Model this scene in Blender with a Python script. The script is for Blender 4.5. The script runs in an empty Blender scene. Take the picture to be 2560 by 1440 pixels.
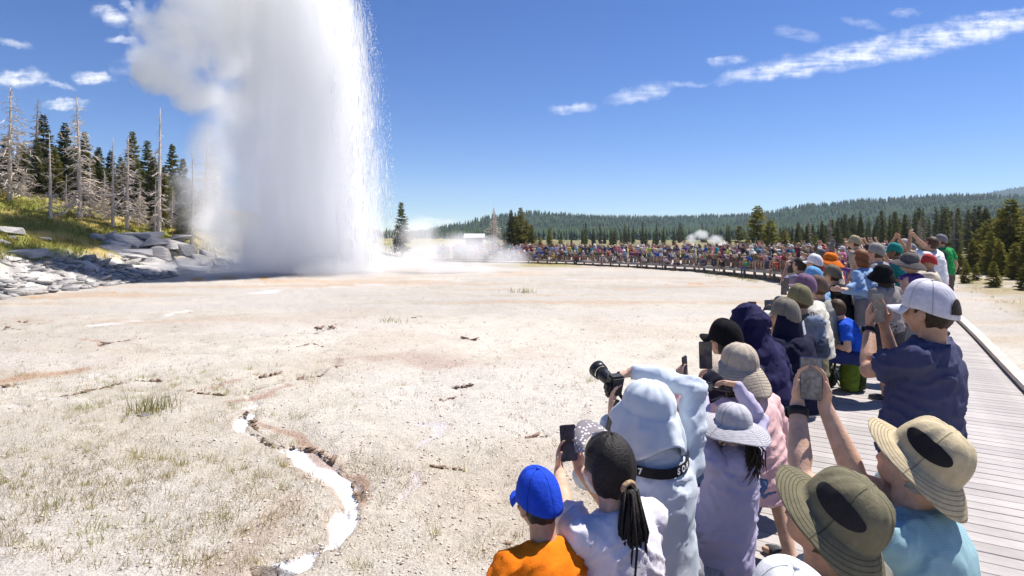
import bpy, bmesh, math, random
import numpy as np
from mathutils import Vector, Matrix, Quaternion

S = bpy.context.scene
COL = S.collection
R = math.radians
F = 1500.0                     # focal length in photo pixels (2560 wide)
HZ = 590.0                     # image row of the horizon
CAMZ = 2.0
# ---------------------------------------------------------------- camera, sky, sun, exposure
cam = bpy.data.cameras.new('camera')
camo = bpy.data.objects.new('camera', cam)
COL.objects.link(camo)
S.camera = camo
camo.location = (0, 0, CAMZ)
camo.rotation_euler = (R(90), 0, 0)
cam.sensor_width = 36
cam.lens = F / 2560 * 36
cam.shift_y = -(720 - HZ) / 2560
cam.clip_start = 0.05
cam.clip_end = 30000
AZ, EL = R(60), R(61)
SUNDIR = Vector((math.sin(AZ) * math.cos(EL), math.cos(AZ) * math.cos(EL), math.sin(EL)))
SKY_STRENGTH, SUN_STRENGTH, EXPOSURE = 0.082, 5.0, 0.70
S.view_settings.view_transform = 'Standard'
S.view_settings.look = 'None'
S.view_settings.gamma = 1
S.view_settings.exposure = EXPOSURE
S.view_settings.use_curve_mapping = False
S.render.film_transparent = False
S.cycles.use_denoising = True
S.cycles.max_bounces = 32
S.cycles.diffuse_bounces = 3
S.cycles.glossy_bounces = 2
S.cycles.transmission_bounces = 4
S.cycles.volume_bounces = 32
S.cycles.transparent_max_bounces = 12
S.cycles.caustics_reflective = False
S.cycles.caustics_refractive = False

# small node helper: sockets or numbers in, socket out
class NT:
    def __init__(self, tree):
        self.t = tree
    def put(self, sock, v):
        if hasattr(v, 'is_linked'):
            self.t.links.new(v, sock)
        elif v is not None:
            sock.default_value = v
    def n(self, ty, props=None, **inp):
        nd = self.t.nodes.new(ty)
        for k, v in (props or {}).items():
            setattr(nd, k, v)
        for k, v in inp.items():
            self.put(nd.inputs[int(k[1:]) if k[0] == '_' else k], v)
        return nd
    def m(self, op, a, b=None, c=None, clamp=False):
        nd = self.t.nodes.new('ShaderNodeMath')
        nd.operation = op
        nd.use_clamp = clamp
        for i, v in enumerate((a, b, c)):
            if v is not None:
                self.put(nd.inputs[i], v)
        return nd.outputs[0]
    def smooth(self, v, a, b, lo=0.0, hi=1.0):
        nd = self.t.nodes.new('ShaderNodeMapRange')
        nd.interpolation_type = 'SMOOTHSTEP'
        self.put(nd.inputs['Value'], v)
        nd.inputs['From Min'].default_value = a
        nd.inputs['From Max'].default_value = b
        nd.inputs['To Min'].default_value = lo
        nd.inputs['To Max'].default_value = hi
        return nd.outputs[0]
    def noise(self, vec, scale, detail=3, rough=.55, dist=0.0):
        nd = self.t.nodes.new('ShaderNodeTexNoise')
        self.put(nd.inputs['Vector'], vec)
        nd.inputs['Scale'].default_value = scale
        nd.inputs['Detail'].default_value = detail
        nd.inputs['Roughness'].default_value = rough
        nd.inputs['Distortion'].default_value = dist
        return nd.outputs[0]
    def mix(self, fac, a, b, mode='MIX'):
        nd = self.t.nodes.new('ShaderNodeMix')
        nd.data_type = 'RGBA'
        nd.blend_type = mode
        self.put(nd.inputs[0], fac)
        self.put(nd.inputs[6], a)
        self.put(nd.inputs[7], b)
        return nd.outputs[2]
    def mapping(self, vec, scale=(1, 1, 1), rot=(0, 0, 0), loc=(0, 0, 0)):
        nd = self.t.nodes.new('ShaderNodeMapping')
        self.put(nd.inputs[0], vec)
        nd.inputs['Scale'].default_value = scale
        nd.inputs['Rotation'].default_value = rot
        nd.inputs['Location'].default_value = loc
        return nd.outputs[0]

world = bpy.data.worlds.new('World')
S.world = world
world.use_nodes = True
w = NT(world.node_tree)
bg = world.node_tree.nodes['Background']
sky = w.n('ShaderNodeTexSky', dict(sky_type='NISHITA', sun_disc=False, sun_elevation=EL, sun_rotation=AZ,
                                   altitude=2300, air_density=1.0, dust_density=0.05, ozone_density=5.0))
# clouds: wisps at their directions in the sky dome (gnomonic about the north, +Y)
tc = w.n('ShaderNodeTexCoord').outputs['Generated']
sp = w.n('ShaderNodeSeparateXYZ', _0=tc)
yy = w.m('MAXIMUM', sp.outputs[1], 0.02)
ca = w.m('DIVIDE', sp.outputs[0], yy)
cb = w.m('DIVIDE', sp.outputs[2], yy)
cv = w.n('ShaderNodeCombineXYZ', _0=ca, _1=cb).outputs[0]
warp = w.n('ShaderNodeVectorMath', dict(operation='MULTIPLY_ADD'),
           _0=w.n('ShaderNodeTexNoise', Vector=cv, Scale=26.0, Detail=8.0, Roughness=.62).outputs[1], _1=(.050, .032, 0), _2=cv).outputs[0]
warp = w.n('ShaderNodeVectorMath', dict(operation='SUBTRACT'), _0=warp, _1=(.025, .016, 0)).outputs[0]
wsp = w.n('ShaderNodeSeparateXYZ', _0=warp)
def cloud(px, py, length, width, ang, dens):
    a0, b0 = (px - 1280) / F, (HZ - py) / F
    dx, dy = w.m('SUBTRACT', wsp.outputs[0], a0), w.m('SUBTRACT', wsp.outputs[1], b0)
    c, s = math.cos(R(ang)), math.sin(R(ang))
    u = w.m('DIVIDE', w.m('ADD', w.m('MULTIPLY', dx, c), w.m('MULTIPLY', dy, s)), length / F)
    v = w.m('DIVIDE', w.m('SUBTRACT', w.m('MULTIPLY', dy, c), w.m('MULTIPLY', dx, s)), width / F)
    q = w.m('ADD', w.m('MULTIPLY', u, u), w.m('MULTIPLY', v, v))
    return w.m('MULTIPLY', w.smooth(q, 1.0, 0.0), dens)
CL = [(2230, 120, 470, 42, 10.5, .9), (2480, 62, 260, 40, 8, .9), (1990, 168, 240, 26, 9, .85), (2400, 105, 120, 26, 14, .35),
      (1610, 232, 110, 26, 12, .6), (1435, 270, 75, 16, 3, .7), (1815, 152, 60, 20, 4, .55), (1990, 82, 70, 22, -12, .3), (1700, 215, 80, 10, 5, .35), (2160, 60, 70, 14, -15, .25),
      (2260, 32, 50, 16, 0, .35), (50, 196, 80, 30, 2, 1.2), (233, 194, 60, 22, 0, 1.2), (165, 262, 70, 18, 3, 1.1), (140, 212, 60, 9, -14, .5), (275, 40, 60, 26, -25, .8),
      (310, 100, 44, 14, -3, .7), (40, 112, 55, 12, -14, .45), (315, 12, 30, 16, -40, .6), (1095, 551, 52, 11, 2, .8), (330, 160, 60, 30, 20, .25)]
csum = None
for c in CL:
    q = cloud(*c)
    csum = q if csum is None else w.m('MAXIMUM', csum, q)
cn = w.noise(w.mapping(cv, (11, 70, 1), (0, 0, R(-11))), 1.0, 8, .66, .3)
cn2 = w.noise(cv, 34.0, 8, .62)
cm = w.m('MULTIPLY', csum, w.smooth(w.m('ADD', w.m('MULTIPLY', cn, .65), w.m('MULTIPLY', cn2, .5)), .38, .84))
cm = w.m('MULTIPLY', cm, w.smooth(sp.outputs[1], .1, .3))
cm = w.m('MINIMUM', w.m('MULTIPLY', cm, 1.25), .92)
hsv = w.n('ShaderNodeHueSaturation', Color=sky.outputs[0], Saturation=1.22, Hue=.512)
skyc = w.mix(cm, hsv.outputs[0], (9.5, 9.6, 10.0, 1))
w.put(bg.inputs[0], skyc)
bg.inputs[1].default_value = SKY_STRENGTH

sun = bpy.data.lights.new('sun', 'SUN')
sun.energy = SUN_STRENGTH
sun.angle = R(.53)
sun.color = (1, .955, .89)
suno = bpy.data.objects.new('sun', sun)
COL.objects.link(suno)
suno.rotation_euler = SUNDIR.to_track_quat('Z', 'Y').to_euler()

# ---------------------------------------------------------------- helpers
rng = np.random.default_rng(7)
rnd = random.Random(11)

def hash3(i, j, k, seed=0):
    h = (i.astype(np.int64) * 374761393 + j.astype(np.int64) * 668265263 + k.astype(np.int64) * 2147483647 + seed * 974711) & 0xffffffff
    h = ((h ^ (h >> 13)) * 1274126177) & 0xffffffff
    h = ((h ^ (h >> 16)) * 2246822519) & 0xffffffff
    return ((h ^ (h >> 15)) & 0xffffff) / float(0xffffff)

def vnoise(p, seed=0):
    """value noise in [-1,1]; p (N,3)"""
    p = np.asarray(p, float)
    i = np.floor(p).astype(np.int64)
    f = p - i
    u = f * f * (3 - 2 * f)
    r = 0
    for a in (0, 1):
        wa = u[:, 0] if a else 1 - u[:, 0]
        for b in (0, 1):
            wb = u[:, 1] if b else 1 - u[:, 1]
            for c in (0, 1):
                wc = u[:, 2] if c else 1 - u[:, 2]
                r = r + wa * wb * wc * hash3(i[:, 0] + a, i[:, 1] + b, i[:, 2] + c, seed)
    return r * 2 - 1

def fbm(p, oct=4, seed=0, gain=.5):
    p = np.asarray(p, float)
    r, a = 0, 1.0
    for o in range(oct):
        r = r + a * vnoise(p * (2 ** o) + 17.3 * o, seed + o)
        a *= gain
    return r

def sstep(v, a, b):
    t = np.clip((v - a) / (b - a), 0, 1)
    return t * t * (3 - 2 * t)

def link(name, data, mat=None, parent=None, **props):
    o = bpy.data.objects.new(name, data)
    COL.objects.link(o)
    if mat is not None and data is not None and len(data.materials) == 0:
        data.materials.append(mat)
    if parent is not None:
        o.parent = parent
    for k, v in props.items():
        if v is not None:
            o[k] = v
    return o

def empty(name, loc=(0, 0, 0), rz=0.0, **props):
    o = link(name, None, **props)
    o.location = loc
    o.rotation_euler = (0, 0, rz)
    o.empty_display_size = .1
    return o

def np_mesh(name, v, f, smooth=False):
    """v (N,3); f (M,3|4) array or list of faces"""
    me = bpy.data.meshes.new(name)
    v = np.asarray(v, np.float32)
    if isinstance(f, np.ndarray):
        k = f.shape[1]
        me.vertices.add(len(v))
        me.vertices.foreach_set('co', v.ravel())
        me.loops.add(f.size)
        me.loops.foreach_set('vertex_index', f.astype(np.int32).ravel())
        me.polygons.add(len(f))
        me.polygons.foreach_set('loop_start', np.arange(0, f.size, k, dtype=np.int32))
        me.update(calc_edges=True)
    else:
        me.from_pydata(v.tolist(), [], f)
    if smooth:
        me.polygons.foreach_set('use_smooth', np.ones(len(me.polygons), bool))
    me.validate()
    me.update()
    return me

class MB:
    """collects simple shapes into one mesh"""
    def __init__(self):
        self.v = []
        self.f = []
    def add(self, v, f):
        b = len(self.v)
        self.v.extend([tuple(x) for x in v])
        self.f.extend([tuple(i + b for i in q) for q in f])
    def box(self, c, s, M=None):
        x, y, z = (k / 2 for k in s)
        vs = [Vector((a * x, b * y, d * z)) for a in (-1, 1) for b in (-1, 1) for d in (-1, 1)]
        if M is not None:
            vs = [M @ q for q in vs]
        c = Vector(c)
        self.add([q + c for q in vs], [(0, 1, 3, 2), (4, 6, 7, 5), (0, 4, 5, 1), (2, 3, 7, 6), (0, 2, 6, 4), (1, 5, 7, 3)])
    def tube(self, pts, rad, seg=6, cap=True, flat=None):
        pts = [Vector(p) for p in pts]
        rings = []
        n = len(pts)
        up = None
        for i, p in enumerate(pts):
            d = (pts[min(i + 1, n - 1)] - pts[max(i - 1, 0)])
            d = d.normalized() if d.length > 1e-9 else Vector((0, 0, 1))
            if up is None:
                a = Vector((1, 0, 0)) if abs(d.x) < .8 else Vector((0, 1, 0))
            else:
                a = up
            a = (a - d * a.dot(d)).normalized()
            up = a
            b = d.cross(a)
            r = rad[i] if hasattr(rad, '__len__') else rad
            ra, rb = r if hasattr(r, '__len__') else (r, r)
            rings.append([p + a * ra * math.cos(2 * math.pi * k / seg) + b * rb * math.sin(2 * math.pi * k / seg) for k in range(seg)])
        vs = [q for r_ in rings for q in r_]
        fs = []
        for i in range(n - 1):
            for k in range(seg):
                fs.append((i * seg + k, i * seg + (k + 1) % seg, (i + 1) * seg + (k + 1) % seg, (i + 1) * seg + k))
        if cap:
            fs.append(tuple(range(seg))[::-1])
            fs.append(tuple((n - 1) * seg + k for k in range(seg)))
        self.add(vs, fs)
    def mesh(self, name, smooth=False):
        me = bpy.data.meshes.new(name)
        me.from_pydata(self.v, [], self.f)
        if smooth:
            me.polygons.foreach_set('use_smooth', np.ones(len(me.polygons), bool))
        me.update()
        return me
    def build(self, name, mat, parent=None, smooth=False, **props):
        return link(name, self.mesh(name, smooth), mat, parent, **props)

def bevelled_box(name, s, bev=.006, seg=1):
    bm = bmesh.new()
    bmesh.ops.create_cube(bm, size=1)
    for v in bm.verts:
        v.co = Vector((v.co.x * s[0], v.co.y * s[1], v.co.z * s[2]))
    bmesh.ops.bevel(bm, geom=bm.edges[:], offset=bev, segments=seg, affect='EDGES')
    me = bpy.data.meshes.new(name)
    bm.to_mesh(me)
    bm.free()
    return me

# ---------------------------------------------------------------- materials
MATS = {}
def mat(name, col, rough=.8, var=.12, scale=8.0, bump=0.0, bscale=40.0, spec=.3, metal=0.0, stretch=(1, 1, 1), objcol=False, coord='Object', trans=0.0, detail=4):
    if name in MATS:
        return MATS[name]
    m = bpy.data.materials.new(name)
    m.use_nodes = True
    t = NT(m.node_tree)
    p = m.node_tree.nodes['Principled BSDF']
    P = t.n('ShaderNodeTexCoord').outputs[coord]
    if stretch != (1, 1, 1):
        P = t.mapping(P, stretch)
    if objcol:
        base = t.n('ShaderNodeObjectInfo').outputs['Color']
    else:
        base = tuple(col) + (1,)
    if var:
        nz = t.noise(P, scale, detail, .6)
        f = t.smooth(nz, .25, .75, 1 - var, 1 + var)
        vm = t.n('ShaderNodeVectorMath', dict(operation='SCALE'), Scale=f)
        t.put(vm.inputs[0], base if hasattr(base, 'is_linked') else tuple(col))
        base = vm.outputs[0]
    t.put(p.inputs['Base Color'], base)
    p.inputs['Roughness'].default_value = rough
    p.inputs['Specular IOR Level'].default_value = spec
    p.inputs['Metallic'].default_value = metal
    if bump:
        b = t.n('ShaderNodeBump', Strength=bump, Distance=.01, Height=t.noise(P, bscale, 4, .6))
        t.put(p.inputs['Normal'], b.outputs[0])
    if trans:
        tr = t.n('ShaderNodeBsdfTranslucent')
        t.put(tr.inputs[0], base)
        mx = t.n('ShaderNodeMixShader', _0=trans, _1=p.outputs[0], _2=tr.outputs[0])
        t.put(m.node_tree.nodes['Material Output'].inputs[0], mx.outputs[0])
    MATS[name] = m
    return m

# ---------------------------------------------------------------- terrain
HILL_U = np.array([-50, 0, 1.5, 4, 8, 20, 45, 100, 400])
HILL_Z = np.array([0, 0, .35, 1.1, 2.5, 6.2, 10.0, 14, 30])
def hill_u(x, y):
    return (-23.5 - x) + .45 * np.clip(y - 43, 0, 14) - .25 * np.maximum(0, 24 - y)
def ground_z(x, y):
    x = np.asarray(x, float)
    y = np.asarray(y, float)
    d = np.sqrt(x * x + y * y)
    z = -.46 - .35 * sstep(d, 8, 42) - .25 * sstep(d, 42, 75)
    z = z + np.interp(hill_u(x, y), HILL_U, HILL_Z) * (1 - .9 * sstep(y, 90, 160))
    # geyser mound
    g = np.sqrt(((x + 15.5) / 9) ** 2 + ((y - 43) / 5) ** 2)
    z = z + .28 * (1 - sstep(g, .3, 1.25))
    return z
def gz(x, y):
    return float(ground_z(np.array([x]), np.array([y]))[0])
def W(px, py, d):
    """world point that the photograph shows at px,py at depth d"""
    return Vector(((px - 1280) / F * d, d, CAMZ + (HZ - py) / F * d))
def onground(px, py):
    d = 2.5 * F / max(8, (py - HZ))
    for _ in range(30):
        x = (px - 1280) / F * d
        h = CAMZ - gz(x, d)
        dn = h * F / max(6, (py - HZ))
        d = .5 * d + .5 * dn
    return (px - 1280) / F * d, d

def poly_dist(x, y, pts, widths=None):
    """distance to a polyline, signed side, and relative width"""
    best = np.full(x.shape, 1e9)
    side = np.zeros(x.shape)
    wd = np.zeros(x.shape)
    tt = np.zeros(x.shape)
    for i in range(len(pts) - 1):
        ax, ay = pts[i]
        bx, by = pts[i + 1]
        dx, dy = bx - ax, by - ay
        L2 = dx * dx + dy * dy + 1e-12
        t = np.clip(((x - ax) * dx + (y - ay) * dy) / L2, 0, 1)
        ex, ey = x - ax - t * dx, y - ay - t * dy
        dd = np.sqrt(ex * ex + ey * ey)
        m = dd < best
        best = np.where(m, dd, best)
        side = np.where(m, dx * ey - dy * ex, side)
        if widths is not None:
            wd = np.where(m, widths[i] * (1 - t) + widths[i + 1] * t, wd)
        tt = np.where(m, (i + t) / (len(pts) - 1), tt)
    return best, side, wd, tt

# ground sheet: rings that widen with distance, reaching the horizon
NA, NR = 900, 430
ang = np.concatenate([np.linspace(-180, -62, 40, endpoint=False), np.linspace(-62, 62, NA - 80), np.linspace(62, 180, 41)[1:]]) * math.pi / 180
rad = np.concatenate([np.geomspace(.3, 3.4, 24, endpoint=False), 1 / np.linspace(1 / 3.4, 1 / 90., 330, endpoint=False), np.geomspace(90, 9000, NR - 354)])
A, D = np.meshgrid(ang, rad)
gx, gy = (np.sin(A) * D).ravel(), (np.cos(A) * D).ravel()
gzv = ground_z(gx, gy)
near = np.exp(-((D.ravel()) / 120) ** 2)
P3 = np.stack([gx, gy, gx * 0], 1)
wx = gx + .35 * fbm(P3 * .7, 3, 3) + .05 * fbm(P3 * 4, 2, 8)
wy = gy + .35 * fbm(P3 * .7 + 50, 3, 5) + .05 * fbm(P3 * 4 + 9, 2, 9)
wob = (.75 + .25 * np.clip(D.ravel() / 12, 0, 3))
n_big, n_mid, n_fine = fbm(P3 * .16, 4, 21), fbm(P3 * .55, 4, 22), fbm(P3 * 2.6, 4, 23)
hu = hill_u(gx, gy)
onhill = sstep(hu, -.5, 1.5)
gzv = gzv + near * (.045 * n_mid + .022 * n_fine) + onhill * near * (.25 * n_mid + .12 * np.abs(fbm(P3 * 1.7, 3, 31)))
# colour: sinter crust, cream to pinkish
def lerp(a, b, t):
    return a + (b - a) * t[:, None]
C = lambda *c: np.array(c, float)[None, :]
base = lerp(C(.60, .535, .44), C(.73, .668, .575), sstep(n_big + .5 * n_fine, -.7, .7))
pink = sstep(fbm(P3 * .33 + 77, 4, 41) + .35 * n_fine, .12, .75)
base = lerp(base, C(.52, .40, .30), .34 * pink)
base = lerp(base, C(.70, .645, .585), .55 * sstep(fbm(P3 * np.array([.22, .5, 1]) + 31, 4, 43), .15, .7))
# streaked sheets of old runoff farther out
far = sstep(D.ravel(), 14, 24)
strk = fbm(np.stack([gx * .10, gy * .55, gx * 0], 1), 4, 47)
base = lerp(base, C(.66, .605, .55), .75 * far * sstep(strk, -.05, .5))
base = base * (1 - .14 * far)[:, None]
base = lerp(base, C(.55, .36, .22), .5 * far * sstep(-strk, .3, .8) * (1 - onhill))
def pxs(l):
    return [onground(*p) for p in l]
POOLS = []
def dry(x, y, f=1.0):
    ok = np.ones(len(x), bool)
    for q, wm in POOLS:
        dd, sd, ww, tt = poly_dist(x, y, q, wm)
        ok &= dd > ww * f
    return ok
def water(pts, wpx, amp=1.0, depth=.04, colr=(.93, .93, .94)):
    global base, gzv
    q = pxs(pts)
    wm = [wp * .86 / F * p[1] for wp, p in zip(wpx, q)]
    if q[0][1] < 9 and amp > .8:
        POOLS.append((q, wm))
    dd, sd, ww, tt = poly_dist(wx * .35 + gx * .65, wy * .35 + gy * .65, q, wm)
    k = 1 - sstep(dd / np.maximum(ww, 1e-3) + .22 * n_fine, .75, 1.05)
    if q[0][1] > 11:
        k = (1 - sstep(dd / np.maximum(ww, 1e-3) + .5 * n_mid + .3 * n_fine, .1, 1.2)) * sstep(fbm(np.stack([gx * .5, gy * .9, gx * 0], 1), 4, 133), -.5, .4)
    base = lerp(base, C(*colr), amp * k)
    gzv = gzv - depth * (1 - sstep(dd / np.maximum(ww, 1e-3), .6, 1.3))
    rim = np.exp(-((dd / np.maximum(ww, 1e-3) - 1.25) / .3) ** 2)
    base = lerp(base, C(.52, .36, .27), .35 * amp * rim)
water([(690, 1432), (745, 1412), (770, 1385)], [70, 48, 24])
water([(835, 1362), (850, 1320), (858, 1275), (860, 1255)], [20, 42, 42, 24])
water([(868, 1248), (845, 1205), (810, 1165), (770, 1135), (725, 1122), (690, 1128)], [28, 52, 54, 48, 30, 10])
water([(600, 1078), (612, 1052), (628, 1035)], [14, 27, 17])
water([(600, 1078), (622, 1096), (660, 1114), (700, 1128)], [6, 7, 8, 8], .85, .02, (.84, .80, .74))
water([(640, 1012), (612, 985), (640, 968)], [7, 6, 4], .6, .02, (.80, .75, .68))
water([(845, 1262), (850, 1290)], [10, 16], .9)
water([(830, 1355), (800, 1375), (775, 1390)], [10, 9, 12], .8, .02)
water([(615, 1024), (640, 1012)], [14, 12], .9)
water([(620, 1100), (665, 1115)], [8, 10], .7, .02, (.8, .72, .62))
water([(240, 860), (310, 866), (375, 880)], [22, 30, 18], .8, .03)
water([(235, 812), (310, 805), (400, 795), (480, 775)], [16, 24, 22, 12], .75, .0)
water([(500, 750), (600, 738), (720, 722)], [26, 40, 26], .7, .0, (.80, .79, .82))
water([(720, 724), (900, 712), (1200, 700)], [16, 18, 14], .55, .0, (.76, .73, .76))
water([(205, 940), (250, 930)], [14, 14], .7)
water([(90, 1003), (130, 1000)], [14, 12], .7)
water([(0, 1022), (40, 1026)], [16, 10], .6)
water([(1010, 1240), (1045, 1205), (1050, 1175)], [12, 20, 12], .55, .01, (.78, .71, .72))
water([(1040, 1050), (1110, 1055), (1105, 1085), (1060, 1110)], [16, 22, 16, 8], .5, .01, (.78, .71, .74))
water([(1350, 700), (1500, 697), (1700, 700)], [8, 12, 8], .5, .01, (.76, .72, .78))
def stain(pts, wpx, colr, amp, soft=1.0):
    global base
    q = pxs(pts)
    wm = [wp / F * p[1] for wp, p in zip(wpx, q)]
    dd, sd, ww, tt = poly_dist(wx, wy, q, wm)
    k = 1 - sstep(dd / np.maximum(ww, 1e-3) + .5 * n_mid + .25 * n_fine, .3, 1.1)
    base = lerp(base, C(*colr), min(1, amp * 1.3) * k)
stain([(0, 752), (130, 742), (330, 728)], [5, 7, 4], (.50, .30, .12), .85)
stain([(100, 752), (230, 746), (340, 742)], [4, 6, 4], (.20, .15, .13), .8)
stain([(480, 700), (560, 692), (700, 697)], [10, 14, 12], (.62, .36, .13), .85)
stain([(520, 712), (700, 706), (860, 700)], [6, 8, 5], (.66, .45, .28), .7)
stain([(20, 800), (110, 805)], [10, 10], (.55, .34, .20), .7)
stain([(200, 850), (260, 865)], [10, 16], (.52, .33, .24), .7)
stain([(880, 905), (1010, 885), (1150, 905)], [60, 90, 60], (.50, .35, .29), .42)
stain([(590, 1000), (660, 985), (720, 965)], [22, 22, 14], (.50, .31, .25), .6)
stain([(640, 1070), (760, 1110), (860, 1170), (900, 1250)], [24, 24, 28, 24], (.47, .30, .22), .6)
stain([(560, 1440), (640, 1380), (700, 1300), (690, 1240)], [90, 80, 60, 50], (.50, .36, .26), .35)
stain([(0, 970), (120, 930), (240, 915)], [30, 30, 18], (.52, .33, .21), .6)
stain([(1600, 712), (1800, 708), (1960, 715)], [5, 6, 6], (.60, .36, .18), .8)
stain([(1480, 722), (1700, 722)], [6, 6], (.60, .44, .32), .6)
stain([(2420, 735), (2560, 735)], [6, 8], (.60, .42, .32), .7)
stain([(560, 960), (470, 975), (440, 985)], [14, 12, 8], (.52, .32, .26), .6)
LEDGES = []
def ledge(pts, drop, side_sign=1, dark=.75, wpx=3.0):
    """a broken crust edge: a real step with an undercut lip, brown rock in the break"""
    global base, gzv
    q = pxs(pts)
    LEDGES.append((q, drop, wpx, dark))
    wpx = wpx * 1.5
    dd, sd, ww, tt = poly_dist(wx * .3 + gx * .7 + .05 * n_fine, wy * .3 + gy * .7, q, [p[1] for p in q])
    s = np.sign(sd) * side_sign
    lim = wpx / F * ww
    endf = sstep(tt, 0, .08) * (1 - sstep(tt, .92, 1)) * (.55 + .45 * sstep(fbm(P3 * 3.1, 3, 61), -.35, .15))
    k = (1 - sstep(dd, lim * .5, lim * 1.5)) * endf
    base = lerp(base, C(.15, .095, .065), min(1.0, dark * 1.25) * k)  # shadow of the crack put into the crust colour, over brown rock
    dropf = np.where(s > 0, 1 - sstep(dd, .02, .9), 1 - sstep(dd, 0, lim * .7))
    gzv = gzv - drop * dropf * endf
    gzv = gzv + drop * .12 * np.where(s < 0, np.exp(-(dd / .25) ** 2), 0) * endf
ledge([(615, 1030), (640, 1080), (690, 1108), (760, 1114), (800, 1126)], .05, 1, .8, 4.4)
ledge([(795, 1124), (840, 1156), (874, 1198), (896, 1245)], .07, 1, .9, 5.5)
ledge([(620, 978), (670, 965), (730, 952), (790, 936)], .07, 1, .85, 3.2)
ledge([(790, 936), (830, 925), (870, 900)], .03, 1, .4, 2.5)
ledge([(640, 950), (700, 932)], .03, 1, .5, 2.4)
ledge([(735, 837), (790, 833), (840, 818)], .05, 1, .85, 2.2)
ledge([(735, 868), (780, 858), (830, 868)], .04, 1, .6, 2.2)
ledge([(128, 996), (190, 987), (250, 972), (300, 960)], .05, 1, .8, 2.6)
ledge([(450, 980), (500, 986), (560, 990)], .03, 1, .6, 2.2)
ledge([(640, 1425), (690, 1412), (745, 1432)], .05, -1, .7, 4.0)
ledge([(0, 962), (30, 972)], .05, 1, .8, 3.0)
ledge([(820, 1262), (880, 1262)], .02, 1, .5, 2.0)
ledge([(600, 1045), (640, 1050)], .02, 1, .5, 2.0)
ledge([(20, 808), (70, 806)], .04, 1, .7, 2.0)
ledge([(250, 862), (340, 850)], .03, 1, .5, 2.0)
_cr = random.Random(77)
for _ in range(11):
    px_, py_ = _cr.uniform(0, 1450), 740 + 640 * _cr.random() ** 1.6
    L_ = _cr.uniform(40, 110) * (py_ - 560) / 400
    a_ = _cr.uniform(-.5, .25)
    pts_ = [(px_ + L_ * k_ * math.cos(a_), py_ + L_ * k_ * math.sin(a_) * .45 + _cr.uniform(-4, 4)) for k_ in (0, .33, .66, 1)]
    ledge(pts_, .02, _cr.choice((-1, 1)), _cr.uniform(.2, .4), _cr.uniform(1.2, 2.0))
# hill: rubble below, grass above
grassy = sstep(hu + 1.2 * n_mid + .6 * n_big, 4.0, 6.0) * onhill
grassy = np.maximum(grassy, onhill * sstep(hu, 7, 8))
rub = onhill * (1 - grassy)
base = lerp(base, lerp(C(.34, .32, .30), C(.60, .57, .53), sstep(n_fine + n_mid, -.6, .6)), .9 * rub)
gcol = lerp(C(.20, .22, .04), C(.42, .31, .10), sstep(n_mid + .8 * n_big + .25 * sstep(hu, 9, 17), -.35, .75))
base = lerp(base, gcol, grassy)
# meadow beyond the boardwalk on the right, and the valley floor
walk_right = sstep(gx - (3.6 + .606 * gy), .5, 2.5) * sstep(gy, -5, 2)
mead = walk_right * sstep(fbm(np.stack([gx * .12, gy * .45, gx * 0], 1), 4, 71) + .012 * (D.ravel() - 30), -.05, .55)
base = lerp(base, lerp(C(.30, .25, .10), C(.42, .34, .19), sstep(n_mid, -.5, .5)), .85 * mead)
val = sstep(D.ravel(), 72, 95) * (1 - .6 * onhill)
base = lerp(base, lerp(C(.14, .13, .05), C(.26, .22, .11), sstep(n_big, -.6, .6)), val)
# dry grass band below the far boardwalk
fb = (1 - sstep(np.abs(D.ravel() - 62) / 6 + .4 * n_mid, .3, 1)) * sstep(gx, -6, -2) * (1 - sstep(gx, 5, 8))
base = lerp(base, C(.36, .30, .10), .8 * fb)
base = base * (1 - .20 * (1 - onhill) * (1 - val))[:, None]
gv = np.stack([gx, gy, gzv], 1)
idx = np.arange(len(rad) * len(ang)).reshape(len(rad), len(ang))
gf = np.stack([idx[:-1, :-1], idx[1:, :-1], idx[1:, 1:], idx[:-1, 1:]], -1).reshape(-1, 4)[:, ::-1]
gme = np_mesh('ground', gv, gf, True)
ca_ = gme.color_attributes.new('tint', 'FLOAT_COLOR', 'POINT')
ca_.data.foreach_set('color', np.concatenate([np.clip(base, .01, .95), (grassy + .0)[:, None]], 1).astype(np.float32).ravel())

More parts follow.
